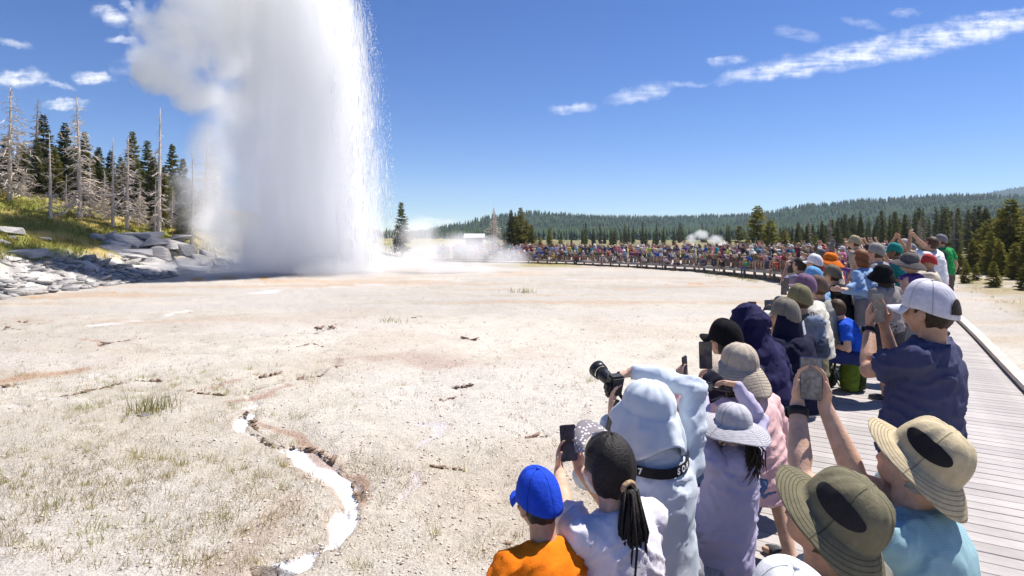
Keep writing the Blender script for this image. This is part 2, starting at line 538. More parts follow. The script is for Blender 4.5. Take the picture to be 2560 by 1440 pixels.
def ground_material():
    m = bpy.data.materials.new('sinter_ground')
    m.use_nodes = True
    t = NT(m.node_tree)
    p = m.node_tree.nodes['Principled BSDF']
    P = t.n('ShaderNodeTexCoord').outputs['Object']
    a = t.n('ShaderNodeVertexColor', dict(layer_name='tint'))
    s1 = t.noise(P, 46.0, 5, .7)
    s2 = t.noise(P, 13.0, 5, .65)
    s3 = t.noise(t.mapping(P, (1, 1, .2)), 150.0, 3, .7)
    lum = t.n('ShaderNodeSeparateColor', Color=a.outputs[0]).outputs[2]
    wet = t.smooth(lum, .58, .8)
    f = t.m('MULTIPLY', t.smooth(s1, .30, .56, .72, 1.05), t.smooth(s2, .3, .62, .84, 1.05))
    f = t.m('MULTIPLY', f, t.smooth(s3, .3, .6, .80, 1.05))
    f = t.m('ADD', t.m('MULTIPLY', f, t.m('SUBTRACT', 1.0, wet)), wet)
    vm = t.n('ShaderNodeVectorMath', dict(operation='SCALE'), _0=a.outputs[0], Scale=f)
    t.put(p.inputs['Base Color'], vm.outputs[0])
    t.put(p.inputs['Roughness'], t.smooth(wet, 0, 1, .92, .22))
    p.inputs['Specular IOR Level'].default_value = .25
    vo = t.n('ShaderNodeTexVoronoi', Vector=P, Scale=38.0).outputs[0]
    h = t.m('ADD', t.m('MULTIPLY', s1, .9), t.m('ADD', t.m('MULTIPLY', vo, .5), t.m('MULTIPLY', s3, .35)))
    b = t.n('ShaderNodeBump', Distance=.03, Height=h)
    t.put(b.inputs['Strength'], t.smooth(wet, 0, 1, .75, .12))
    t.put(p.inputs['Normal'], b.outputs[0])
    return m
M_GROUND = ground_material()
ground = link('ground', gme, M_GROUND, kind='structure')

# far hills beyond the valley, one sheet each
def ridge_mesh(name, prof, d0, d1, zb, seed, n=220, m_=26):
    """prof: list of (px, py) of the skyline; slope rises from d0 (foot) to d1 (crest) and falls behind"""
    pxv = np.linspace(prof[0][0], prof[-1][0], n)
    pyv = np.interp(pxv, [p[0] for p in prof], [p[1] for p in prof])
    rows = []
    for j in range(m_ + 6):
        t = j / (m_ - 1)
        d = d0 + (d1 - d0) * t
        x = (pxv - 1280) / F * d
        ztop = CAMZ + (HZ - pyv) / F * d1 - 4
        k = min(t, 1)
        z = zb + (ztop - zb) * (k * k * (3 - 2 * k) * .55 + .45 * k) - (max(t - 1, 0) * 3) ** 2 * 30
        rows.append(np.stack([x, x * 0 + d, z], 1))
    V = np.concatenate(rows)
    nz = fbm(V * np.array([1 / 300., 1 / 300., 0]), 4, seed)
    t_ = np.repeat(np.arange(m_ + 6) / (m_ - 1), n)
    V[:, 2] += nz * 26 * np.sin(np.clip(t_, 0, 1) * math.pi) * (d1 / 2200.)
    ii = np.arange((m_ + 6) * n).reshape(m_ + 6, n)
    f = np.stack([ii[:-1, :-1], ii[:-1, 1:], ii[1:, 1:], ii[1:, :-1]], -1).reshape(-1, 4)
    return np_mesh(name, V, f, True), V
M_HILL = mat('forest_floor', (.028, .046, .026), 1.0, .45, .012, detail=8, spec=0.0)
hill_sets = []
for prof, d0, d1, seed in (([(-900, 600), (300, 600), (700, 612), (1000, 590), (1090, 574), (1200, 560), (1340, 543), (1500, 541), (1700, 543), (1850, 539), (1960, 528), (2100, 518), (2350, 506), (2700, 500), (3600, 520)], 420, 1500, 5),
                           ([(1500, 600), (1900, 560), (2150, 512), (2300, 499), (2450, 486), (2560, 470), (2750, 452), (3800, 430)], 1700, 3100, 9)):
    me, V = ridge_mesh('hill', prof, d0, d1, -3, seed)
    link('hill', me, M_HILL, kind='structure')
    hill_sets.append((V, d0, d1, seed))
# ---------------------------------------------------------------- boardwalk path
PATH = np.array([(-8.29, -14.1), (-4.14, -7.25), (.004, -.414), (5.18, 8.14), (9.33, 14.98), (13.2, 22.0), (16.6, 29.6), (17.7, 37.5), (16.2, 46.5), (12.9, 55.0), (8.3, 62.5), (1.8, 68.5), (-6.5, 72.5), (-16, 75)])
def catmull(P, n=60):
    out = []
    Q = np.vstack([2 * P[0] - P[1], P, 2 * P[-1] - P[-2]])
    for i in range(1, len(Q) - 2):
        for k in range(n):
            t = k / n
            a, b, c, d = Q[i - 1], Q[i], Q[i + 1], Q[i + 2]
            out.append(.5 * ((2 * b) + (-a + c) * t + (2 * a - 5 * b + 4 * c - d) * t * t + (-a + 3 * b - 3 * c + d) * t ** 3))
    out.append(Q[-2])
    return np.array(out)
PC = catmull(PATH)
PS = np.concatenate([[0], np.cumsum(np.linalg.norm(np.diff(PC, axis=0), axis=1))])
S0 = float(np.interp(.855 * 0 - .414, PC[:200, 1], PS[:200]))      # arc length where the walk passes the camera
def deck_z(d):
    return float(np.interp(d, [0, 22, 37, 54, 62, 75], [0, 0, -.1, -.4, -.56, -.72]))
def walk(s, off=0.0, dz=0.0):
    """point on the deck: s metres past the camera along the walk, off metres to the right of its centre"""
    q = s + S0
    x, y = np.interp(q, PS, PC[:, 0]), np.interp(q, PS, PC[:, 1])
    x2, y2 = np.interp(q + .2, PS, PC[:, 0]), np.interp(q + .2, PS, PC[:, 1])
    x1, y1 = np.interp(q - .2, PS, PC[:, 0]), np.interp(q - .2, PS, PC[:, 1])
    h = math.atan2(y2 - y1, x2 - x1)
    rx, ry = math.sin(h), -math.cos(h)
    X, Y = x + rx * off, y + ry * off
    return Vector((X, Y, deck_z(math.hypot(x, y)) + dz)), h        # h: heading angle of the walk
WL, WR = -1.55, 1.56           # deck edges
SEND = float(PS[-1] - S0) - 6

def wood_mat(name, col, stretch, var=.18, rough=.75, bump=.35):
    m = bpy.data.materials.new(name)
    m.use_nodes = True
    t = NT(m.node_tree)
    p = m.node_tree.nodes['Principled BSDF']
    P = t.n('ShaderNodeTexCoord').outputs['Object']
    g = t.noise(t.mapping(P, stretch), 6.0, 6, .65, .3)
    d = t.noise(P, 2.2, 4, .6)
    rv = t.n('ShaderNodeObjectInfo').outputs['Random']
    f = t.m('MULTIPLY', t.smooth(g, .3, .7, 1 - var, 1 + var * .6), t.smooth(d, .3, .7, .86, 1.06))
    f = t.m('MULTIPLY', f, t.m('MULTIPLY_ADD', rv, .22, .88))
    vm = t.n('ShaderNodeVectorMath', dict(operation='SCALE'), _0=col, Scale=f)
    t.put(p.inputs['Base Color'], vm.outputs[0])
    p.inputs['Roughness'].default_value = rough
    p.inputs['Specular IOR Level'].default_value = .25
    b = t.n('ShaderNodeBump', Strength=bump, Distance=.006, Height=g)
    t.put(p.inputs['Normal'], b.outputs[0])
    return m
M_PLANK = wood_mat('deck_composite', (.40, .368, .352), (1, 14, 14), .14, .7, .25)
M_DECKFAR = mat('deck_far', (.39, .36, .345), .75, .15, 3.0)
M_RAIL = wood_mat('kerb_timber', (.56, .51, .46), (1, 12, 12), .15)
M_BENCH = wood_mat('weathered_bench', (.36, .335, .325), (1, 16, 16), .42, .8, .8)
M_POST = mat('weathered_post', (.22, .185, .16), .9, .3, 9.0, .3)
M_FASCIA = mat('fascia_timber', (.34, .30, .27), .85, .25, 4.0)

bw = empty('boardwalk', walk(0)[0], label='curving grey plank boardwalk full of visitors around the geyser basin', category='boardwalk')
def world_child(o, parent):
    o.parent = parent
    o.matrix_parent_inverse = parent.matrix_world.inverted()
bw.matrix_world = Matrix.Translation(walk(0)[0])
PITCH, PTH = .145, .04
plank_me = bevelled_box('plank', (WR - WL, .137, PTH), .004)
plank_me.materials.append(M_PLANK)
k0, k1 = int(-1 / PITCH), int(13.5 / PITCH)
for k in range(k0, k1):
    p, h = walk(k * PITCH, (WL + WR) / 2, -PTH / 2 + rnd.uniform(-.0012, .0012))
    o = bpy.data.objects.new('plank', plank_me)
    COL.objects.link(o)
    world_child(o, bw)
    o.location = p
    o.rotation_euler = (rnd.uniform(-.002, .002), rnd.uniform(-.001, .001), h - math.pi / 2 + rnd.uniform(-.002, .002))
mb = MB()
rest = list(range(int(-12 / PITCH), k0)) + list(range(k1, int(SEND / PITCH)))
for k in rest:
    p, h = walk(k * PITCH, (WL + WR) / 2, -PTH / 2)
    mb.box(p, (WR - WL, .134, PTH), Matrix.Rotation(h - math.pi / 2, 3, 'Z'))
o = mb.build('planking', M_DECKFAR, kind='stuff')
world_child(o, bw)
def beam(name, s0, s1, off, zc, wid, hei, matl, step=.6):
    """a straight-sided timber following the walk"""
    n = max(1, int((s1 - s0) / step))
    vs, fs = [], []
    for i in range(n + 1):
        p, h = walk(s0 + (s1 - s0) * i / n, off, zc)
        r = Vector((math.sin(h), -math.cos(h), 0)) * wid / 2
        u = Vector((0, 0, hei / 2))
        vs += [p - r - u, p + r - u, p + r + u, p - r + u]
    for i in range(n):
        a = i * 4
        for j in range(4):
            fs.append((a + j, a + (j + 1) % 4, a + 4 + (j + 1) % 4, a + 4 + j))
    fs += [(3, 2, 1, 0), (n * 4, n * 4 + 1, n * 4 + 2, n * 4 + 3)]
    mb = MB()
    mb.add(vs, fs)
    o = mb.build(name, matl)
    world_child(o, bw)
    return o
s = -3.0
while s < 44:                                   # kerb timbers on the far side of the deck
    L = 3.6
    beam('kerb_rail', s, s + L - .02, WR - .08, .060, .15, .07, M_RAIL)
    for q in (s + .25, s + L - .3):
        beam('kerb_block', q, q + .14, WR - .075, .013, .085, .022, M_POST)
    s += L
beam('fascia', -10, SEND, WL + .03, -.105, .05, .13, M_FASCIA)
beam('fascia', -10, SEND, WR - .03, -.105, .05, .13, M_FASCIA)
for k in range(int(44 / 1.2)):                  # posts that carry the far sweep
    s_ = 30 + k * 1.35
    p, h = walk(s_, WL + .12, 0)
    g = gz(p.x, p.y) - .1
    mb = MB()
    mb.box((0, 0, 0), (.13, .13, max(.1, p.z - .17 - g)))
    o = mb.build('post', M_POST)
    world_child(o, bw)
    o.location = (p.x, p.y, (p.z - .17 + g) / 2)
    o.rotation_euler = (0, 0, h)

# ---------------------------------------------------------------- benches along the geyser side
BENCH_OFF = -1.0               # bench centre line, right of the deck's left edge
SEAT = .45
def make_bench(L):
    root = empty('bench')
    for k, yo in enumerate((-.118, 0, .118)):
        me = bevelled_box('seat_plank', (L - .02 * (k == 1), .112, .085), .012, 2)
        o = link('seat_plank', me, M_BENCH, root)
        o.location = (0, yo, SEAT - .0425 - (.002 if k == 1 else 0))
    for sx in (-1, 1):
        me = bevelled_box('leg', (.12, .26, SEAT - .087), .008)
        o = link('leg', me, M_POST, root)
        o.location = (sx * (L / 2 - .35), 0, (SEAT - .087) / 2)
    return root
def copy_tree(o, parent=None):
    c = o.copy()
    COL.objects.link(c)
    c.parent = parent
    for ch in o.children:
        copy_tree(ch, c)
    return c
BL = 2.42
bench0 = make_bench(BL)
def put_bench(o, s, dz=0.0, label=None):
    p, h = walk(s, BENCH_OFF, dz)
    o.location = p
    o.rotation_euler = (0, 0, h)
    o['label'] = label
    o['category'] = 'bench'
    o['group'] = 'plank benches along the boardwalk'
put_bench(bench0, 3.42 + BL / 2, 0, 'weathered grey plank bench under the woman in the lavender hooded shirt')
o = copy_tree(bench0)
put_bench(o, 3.30 - BL / 2, -.03, 'weathered grey plank bench under the boy in the orange shirt')
s = 3.42 + BL * 1.5 + .06
nb = 0
while s < SEND - 6:
    o = copy_tree(bench0)
    put_bench(o, s, 0, 'weathered plank bench carrying the seated row behind the first benches' if s < 22 else 'plank bench under the distant seated crowd across the basin')
    s += BL + .06
    nb += 1

# ---------------------------------------------------------------- geyser: water column and steam (real volumes)
GX, GY = -15.2, 43.0
def vol_material(name, build, color=(1.0, 1.0, 1.0), aniso=.25, step=.6):
    m = bpy.data.materials.new(name)
    m.use_nodes = True
    t = NT(m.node_tree)
    m.node_tree.nodes.remove(m.node_tree.nodes['Principled BSDF'])
    pv = t.n('ShaderNodeVolumePrincipled', Anisotropy=aniso)
    pv.inputs['Color'].default_value = color + (1,)
    t.put(pv.inputs['Density'], build(t))
    t.put(m.node_tree.nodes['Material Output'].inputs['Volume'], pv.outputs[0])
    m.cycles.volume_step_rate = step
    return m
def fcurve(t, v, zk, vk):
    n = t.n('ShaderNodeFloatCurve')
    c = n.mapping.curves[0]
    lo, hi, z0, z1 = min(vk), max(vk) + 1e-6, zk[0], zk[-1]
    pts = [((z - z0) / (z1 - z0), (q - lo) / (hi - lo)) for z, q in zip(zk, vk)]
    c.points[0].location = pts[0]
    c.points[1].location = pts[-1]
    for p in pts[1:-1]:
        c.points.new(*p)
    n.mapping.update()
    t.put(n.inputs['Value'], t.m('DIVIDE', t.m('SUBTRACT', v, z0), z1 - z0, clamp=True))
    return t.m('MULTIPLY_ADD', n.outputs[0], hi - lo, lo)
ZK = [-1.0, 1.5, 4, 8, 12, 15, 18, 20, 22.5, 25]
LK = [-22.2, -22.4, -22.2, -21.8, -21.4, -21.4, -22.2, -22.8, -22.0, -18.5]
RK = [-8.3, -8.3, -8.6, -8.95, -9.25, -9.6, -10.3, -10.9, -12.2, -14.6]
def column_density(t):
    P = t.n('ShaderNodeTexCoord').outputs['Object']
    X, Y, Z = t.n('ShaderNodeSeparateXYZ', _0=P).outputs
    l, r = fcurve(t, Z, ZK, LK), fcurve(t, Z, ZK, RK)
    c = t.m('MULTIPLY', t.m('ADD', l, r), .5)
    h = t.m('MULTIPLY', t.m('SUBTRACT', r, l), .5)
    u = t.m('DIVIDE', t.m('SUBTRACT', X, c), h)
    v = t.m('DIVIDE', t.m('SUBTRACT', Y, GY), t.m('MULTIPLY', h, .5))
    q = t.m('SQRT', t.m('ADD', t.m('MULTIPLY', u, u), t.m('MULTIPLY', v, v)))
    jets = t.noise(t.mapping(P, (.95, .95, .12)), 1.0, 7, .68, .3)
    puff = t.noise(P, .42, 7, .62)
    leftness = t.smooth(u, .35, -.6)                  # left side is loose steam, right side is falling water
    e = t.m('ADD', q, t.m('MULTIPLY', t.m('SUBTRACT', jets, .5), t.m('MULTIPLY_ADD', leftness, -.35, 1.5)))
    e = t.m('ADD', e, t.m('MULTIPLY', t.m('SUBTRACT', puff, .5), t.m('MULTIPLY_ADD', leftness, .75, .18)))
    k = t.m('MULTIPLY_ADD', t.m('SUBTRACT', t.smooth(e, 1.0, .50), t.smooth(e, .90, .70)), leftness, t.smooth(e, .90, .70))
    k = t.m('MULTIPLY', k, t.smooth(jets, .36, .60, .12, 1.6))
    return t.m('MULTIPLY', k, t.m('MULTIPLY_ADD', leftness, -.35, 1.1))
def blob_density(blobs, dens, nscale, erode, stretch=(1, 1, 1), e0=.98, e1=.35):
    def f(t):
        P = t.n('ShaderNodeTexCoord').outputs['Object']
        best = None
        for (c, r) in blobs:
            vm = t.n('ShaderNodeVectorMath', dict(operation='SUBTRACT'), _0=P, _1=c)
            dv = t.n('ShaderNodeVectorMath', dict(operation='DIVIDE'), _0=vm.outputs[0], _1=r)
            L = t.n('ShaderNodeVectorMath', dict(operation='LENGTH'), _0=dv.outputs[0]).outputs['Value']
            best = L if best is None else t.n('ShaderNodeMath', dict(operation='SMOOTH_MIN'), _0=best, _1=L, _2=.25).outputs[0]
        nz = t.noise(t.mapping(P, stretch), nscale, 6, .6, .3)
        e = t.m('ADD', best, t.m('MULTIPLY', t.m('SUBTRACT', nz, .5), erode))
        return t.m('MULTIPLY', t.smooth(e, e0, e1), dens)
    return f
def blob_hull(name, blobs, vox=.35):
    bm = bmesh.new()
    for c, r in blobs:
        M = Matrix.Translation(c) @ Matrix.Diagonal(Vector(r) * 1.0).to_4x4()
        bmesh.ops.create_icosphere(bm, subdivisions=3, radius=1.0, matrix=M)
    me = bpy.data.meshes.new(name)
    bm.to_mesh(me)
    bm.free()
    o = bpy.data.objects.new(name, me)
    COL.objects.link(o)
    md = o.modifiers.new('r', 'REMESH')
    md.mode = 'VOXEL'
    md.voxel_size = vox
    dg = bpy.context.evaluated_depsgraph_get()
    new = bpy.data.meshes.new_from_object(o.evaluated_get(dg))
    o.modifiers.clear()
    o.data = new
    return o
geyser = empty('geyser', (0, 0, 0), label='towering white geyser eruption of water and steam rising from the pale basin', category='geyser')
zs = np.linspace(-1.0, 25, 60)
Lh, Rh = np.interp(zs, ZK, LK), np.interp(zs, ZK, RK)
seg = 56
vs, fs = [], []
for i, z in enumerate(zs):
    for k in range(seg):
        a = 2 * math.pi * k / seg
        h = (Rh[i] - Lh[i]) / 2
        vs.append(((Lh[i] + Rh[i]) / 2 + h * 1.02 * math.cos(a), GY + h * .52 * math.sin(a), z))
for i in range(len(zs) - 1):
    for k in range(seg):
        fs.append((i * seg + k, i * seg + (k + 1) % seg, (i + 1) * seg + (k + 1) % seg, (i + 1) * seg + k))
fs += [tuple(range(seg))[::-1], tuple((len(zs) - 1) * seg + k for k in range(seg))]
mb = MB()
mb.add(vs, fs)
mb.build('water_column', vol_material('falling_water', column_density, step=.36), geyser, True)
plume = [((-26.5, 49, 18.6), (5.2, 3.4, 4.6)), ((-28.3, 49, 15.8), (3.9, 3.0, 3.0)), ((-23.8, 49, 21.5), (5.5, 4.0, 4.5)), ((-22.8, 49, 24), (6, 4, 3.5)), ((-25.6, 49, 13.6), (3.0, 2.6, 2.4)), ((-23.5, 49, 17), (3.4, 3, 4))]
o = blob_hull('steam_plume', plume)
o.data.materials.append(vol_material('plume_steam', blob_density(plume, .52, .34, 1.75, (1, 1, 1), .76, .52), step=.6))
o.parent = geyser
drift = [((-25.5, 50, 5.4), (3.2, 3, 4.2)), ((-24.2, 49, 9.0), (2.6, 2.6, 3.6)), ((-23.0, 47, 2.4), (2.4, 3, 2.6)), ((-22.5, 48, 12), (2.4, 2.5, 3.0))]
o = blob_hull('drifting_steam', drift)
o.data.materials.append(vol_material('drift_steam', blob_density(drift, .42, .42, 1.2), step=.9))
o.parent = geyser
low = [((-6.6, 46, .6), (3.0, 3, 1.7)), ((-3.4, 47, 1.0), (3.6, 3, 1.6)), ((-8, 44, .2), (3.0, 3, 1.2)), ((-.6, 47, .2), (2.6, 2.4, 1.2)), ((-7.5, 48, 2.2), (2.0, 2, 1.6)), ((-4.5, 46, -.5), (5.5, 3.5, .9)), ((-12, 40.2, -.5), (5, 2.2, 1.2)), ((-18.5, 40.6, -.5), (4.6, 2.2, 1.3)), ((-23, 42, -.4), (3.5, 2, 1.0))]
o = blob_hull('ground_steam', low)
o.data.materials.append(vol_material('low_steam', blob_density(low, .34, .45, 1.35), step=.9))
o.parent = geyser
vent = [((57, 190, 1.0), (2.2, 2, 2.2)), ((60, 190, 2.4), (3.0, 2, 2.0)), ((64.5, 190, .8), (3.2, 2, 2.0)), ((67, 190, -.5), (2.5, 2, 1.2))]
o = blob_hull('vent_steam', vent, .3)
o.data.materials.append(vol_material('far_vent_steam', blob_density(vent, .5, .5, 1.2), step=1.5))
o['label'] = 'small wisp of steam rising behind the far crowd'
o['category'] = 'steam'
o['kind'] = 'stuff'
# sheets and strings of falling water: drawn-out drops on and around the column
def drops(n, zlo, zhi, alo, ahi, qlo, qhi, wlo, whi, llo, lhi, clump):
    z_ = rng.uniform(zlo, zhi, n)
    a_ = rng.uniform(alo, ahi, n)
    q_ = rng.uniform(qlo, qhi, n)
    l_, r_ = np.interp(z_, ZK, LK), np.interp(z_, ZK, RK)
    c_, h_ = (l_ + r_) / 2, (r_ - l_) / 2
    x_, y_ = c_ + h_ * q_ * np.cos(a_), GY + h_ * .5 * q_ * np.sin(a_)
    nz = fbm(np.stack([x_ * 1.3, y_ * 1.3, z_ * .16], 1), 4, 501)
    kp = nz + rng.normal(0, .15, n) > clump
    x_, y_, z_ = x_[kp], y_[kp], z_[kp]
    n = len(x_)
    w_, L_ = rng.uniform(wlo, whi, n), rng.uniform(llo, lhi, n)
    tl = (x_ - (-15.2)) * .012
    V = np.zeros((n, 6, 3))
    for i, o in enumerate(((1, 0), (0, 1), (-1, 0), (0, -1))):
        V[:, i, 0], V[:, i, 1], V[:, i, 2] = x_ + o[0] * w_, y_ + o[1] * w_, z_
    for i, s_ in ((4, 1), (5, -1)):
        V[:, i, 0], V[:, i, 1], V[:, i, 2] = x_ - s_ * tl * L_, y_, np.maximum(z_ + s_ * L_, -.75)
    return V
of = np.array([(0, 1, 4), (1, 2, 4), (2, 3, 4), (3, 0, 4), (1, 0, 5), (2, 1, 5), (3, 2, 5), (0, 3, 5)])
parts_ = [drops(5200, .2, 24, -1.0, .6, .82, .99, .004, .012, .15, .7, .0),
          drops(4000, .5, 23.5, -1.0, .8, .97, 1.07, .004, .013, .02, .12, -.3)]
V = np.concatenate(parts_)
dn = len(V)
Fc = (of[None] + (np.arange(dn) * 6)[:, None, None]).reshape(-1, 3)
link('spray', np_mesh('spray', V.reshape(-1, 3), Fc, True), mat('spray_drops', (.93, .94, .95), .5, 0, trans=.45), geyser, kind='stuff')

# ---------------------------------------------------------------- trees
def foliage_mat(name, col, col2, trans=.28):
    m = bpy.data.materials.new(name)
    m.use_nodes = True
    t = NT(m.node_tree)
    p = m.node_tree.nodes['Principled BSDF']
    P = t.n('ShaderNodeTexCoord').outputs['Object']
    rv = t.n('ShaderNodeObjectInfo').outputs['Random']
    nz = t.noise(P, 1.1, 3, .6)
    c = t.mix(t.smooth(nz, .35, .68), col + (1,), col2 + (1,))
    vm = t.n('ShaderNodeVectorMath', dict(operation='SCALE'), _0=c, Scale=t.m('MULTIPLY_ADD', rv, .6, .7))
    t.put(p.inputs['Base Color'], vm.outputs[0])
    p.inputs['Roughness'].default_value = .7
    p.inputs['Specular IOR Level'].default_value = .06
    tr = t.n('ShaderNodeBsdfTranslucent', Color=vm.outputs[0])
    mx = t.n('ShaderNodeMixShader', _0=trans, _1=p.outputs[0], _2=tr.outputs[0])
    t.put(m.node_tree.nodes['Material Output'].inputs[0], mx.outputs[0])
    return m
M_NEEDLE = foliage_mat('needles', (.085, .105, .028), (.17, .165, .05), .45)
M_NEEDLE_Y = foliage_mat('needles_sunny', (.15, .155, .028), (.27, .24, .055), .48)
M_BARK = mat('bark', (.16, .125, .095), .95, .3, 3.0, .4, 20)
M_DEAD = mat('dead_wood', (.55, .475, .41), .9, .28, 2.2, .3, 18, stretch=(4, 4, .7))
M_DEADDARK = mat('dead_wood_dark', (.33, .275, .235), .9, .3, 2.2, .3, 18, stretch=(4, 4, .7))

def conifer_meshes(H, rmax, seed, base=.12, whorls=34, per=6, clumps=5, size=.34, pointy=1.0, dead_low=0.0):
    r = np.random.default_rng(seed)
    tb = MB()
    bend = r.uniform(-.02, .02, 2) * H
    tp = [Vector((bend[0] * (t ** 2), bend[1] * (t ** 2), H * t)) for t in (0, .05, .2, .4, .6, .8, .98)]
    tr = H * .0125 + .05
    tb.tube(tp, [tr * 1.35, tr, tr * .85, tr * .65, tr * .45, tr * .25, .012], 7)
    vs, fs = [], []
    for i in range(whorls):
        t = base + (1 - base) * (i + r.uniform(-.3, .3)) / whorls
        t = min(max(t, base), .995)
        prof = (1 - t) ** (.75 * pointy) * min(1, (t - base) / .12 + .45)
        c = np.array([bend[0] * t * t, bend[1] * t * t, H * t])
        for j in range(per):
            if r.random() < .12:
                continue
            a = r.uniform(0, 2 * math.pi)
            L = rmax * prof * r.uniform(.55, 1.2) + .08
            elev = r.uniform(-.25, .12) + .5 * t
            d = np.array([math.cos(a), math.sin(a), elev])
            side = np.array([-math.sin(a), math.cos(a), 0])
            e = c + d * L
            if r.random() < .25:
                tb.tube([Vector(c), Vector(c + d * L * .5), Vector(e)], [.02, .014, .006], 3, False)
            n = max(2, int(clumps * (.45 + prof)))
            for q in range(n):
                f = (q + r.uniform(.1, .9)) / n
                f = .18 + .86 * f
                p0 = c + d * L * f + np.array([0, 0, -.12 * L * f * f])
                s_ = size * (1.15 - .5 * f) * r.uniform(.6, 1.25) * (.55 + .6 * (1 - t))
                dd = d * .75 + side * r.uniform(-.95, .95) + np.array([0, 0, r.uniform(-.35, .55)])
                dd = dd / np.linalg.norm(dd)
                nn = np.cross(dd, r.normal(size=3))
                nn = nn / (np.linalg.norm(nn) + 1e-6)
                b = len(vs)
                tip = p0 + dd * s_ * 1.25
                vs += [p0 - dd * s_ * .35, p0 + nn * s_ * .42, tip, p0 - nn * s_ * .42]
                fs += [(b, b + 1, b + 2), (b, b + 2, b + 3)]
                n2 = np.cross(dd, nn)
                b = len(vs)
                vs += [p0 + n2 * s_ * .36 + dd * s_ * .1, p0 + dd * s_ * .9 + n2 * .1 * s_, p0 - n2 * s_ * .36]
                fs += [(b, b + 1, b + 2)]
    me_t = tb.mesh('trunk', True)
    me_t.materials.append(M_BARK)
    me_c = bpy.data.meshes.new('crown')
    me_c.from_pydata([tuple(v) for v in vs], [], fs)
    me_c.update()
    return me_t, me_c
def snag_meshes(H, seed, nbr=90, lmax=1.9, base=.10, topbare=.28, dark=False, fine=True):
    """standing dead conifer: pale trunk and drooping bare limbs with twigs"""
    r = np.random.default_rng(seed)
    tb = MB()
    bend = r.uniform(-.025, .025, 2) * H
    ts = (0, .04, .15, .3, .45, .6, .75, .9, 1)
    tp = [Vector((bend[0] * t * t + r.uniform(-.02, .02), bend[1] * t * t + r.uniform(-.02, .02), H * t)) for t in ts]
    tr = H * .0115 + .05
    tb.tube(tp, [tr * 1.5, tr * 1.1, tr, tr * .9, tr * .75, tr * .6, tr * .42, tr * .25, .012], 8)
    bb = MB()
    for i in range(nbr):
        t = base + (1 - base) * min(.995, max(0, r.random() ** 1.15 + .03 * math.sin(i)))
        a = r.uniform(0, 2 * math.pi)
        prof = (1 - t) ** .6 if t < 1 - topbare else .35 * (1 - t) / topbare + .06
        L = lmax * prof * (.25 + .95 * r.random() ** 1.4) + .05
        c = Vector((bend[0] * t * t, bend[1] * t * t, H * t))
        d = Vector((math.cos(a), math.sin(a), 0))
        sd = Vector((-math.sin(a), math.cos(a), 0)) * r.uniform(-.35, .35)
        dr_ = r.uniform(.05, .55)
        lift = r.uniform(-.1, .25)
        cl = r.uniform(-.25, .45)
        pts = [c, c + d * L * .33 + sd * L * .1 + Vector((0, 0, L * lift * .4)), c + d * L * .68 + sd * L * .4 + Vector((0, 0, -L * dr_ * .55)),
               c + d * L * r.uniform(.85, 1.0) + sd * L * r.uniform(.4, 1.3) + Vector((0, 0, -L * dr_ * .9 + L * cl))]
        r0 = .018 + .026 * prof
        bb.tube(pts, [r0 * 1.25, r0, r0 * .7, r0 * .3], 3, False)
        if fine:
            for q in range(6 if L > .5 else 2):
                f = r.uniform(.35, .95)
                k = min(int(f * 3), 2)
                p0 = pts[k].lerp(pts[k + 1], f * 3 - k)
                td = (d * r.uniform(.2, 1) + sd.normalized() * r.uniform(-1, 1) + Vector((0, 0, r.uniform(-.7, .3)))).normalized() * L * r.uniform(.18, .42)
                bb.tube([p0, p0 + td * .5 + Vector((0, 0, .03)), p0 + td], [r0 * .7, r0 * .55, r0 * .3], 3, False)
    me_t = tb.mesh('trunk', True)
    me_b = bb.mesh('branches', False)
    m = M_DEADDARK if dark else M_DEAD
    me_t.materials.append(m)
    me_b.materials.append(m)
    return me_t, me_b
def tree(name, meshes, partname, x, y, s, label, group, needles=None, z=None, tilt=0.0):
    me_t, me_c = meshes
    root = empty(name, (x, y, (gz(x, y) if z is None else z) - .12), rnd.uniform(0, 6.28), label=label, category='tree', group=group)
    root.rotation_euler[0] = tilt
    root.scale = (s, s, s * rnd.uniform(.94, 1.06))
    link('trunk', me_t, None, root)
    link(partname, me_c, None, root, kind='stuff' if partname == 'branches' else None)
    return root
def with_mat(ms, m):
    t, c = ms
    c.materials.append(m)
    return t, c
def mcopy(ms, m):
    c = ms[1].copy()
    c.materials.clear()
    c.materials.append(m)
    return ms[0], c
PINE = [with_mat(conifer_meshes(10, 1.9, 100 + i, .08 + .03 * i, 42, 9, 7, .40, .9), M_NEEDLE) for i in range(4)]
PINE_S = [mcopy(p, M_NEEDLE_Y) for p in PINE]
FIR = [with_mat(conifer_meshes(10, 1.35, 140 + i, .04, 36, 7, 5, .42, 1.1), M_NEEDLE) for i in range(4)]
BUSHY = [with_mat(conifer_meshes(6, 1.7, 170 + i, .03, 30, 9, 8, .36, .8), M_NEEDLE_Y) for i in range(3)]
SNAG = [snag_meshes(10, 200 + i, 170, 2.6, .06 + .03 * i, .3, False) for i in range(3)]
SNAG += [snag_meshes(10, 210 + i, 80, 1.3, .1, .35, False) for i in range(2)]
SNAG_D = [snag_meshes(10, 220 + i, 150, 1.5, .2, .2, True) for i in range(2)]

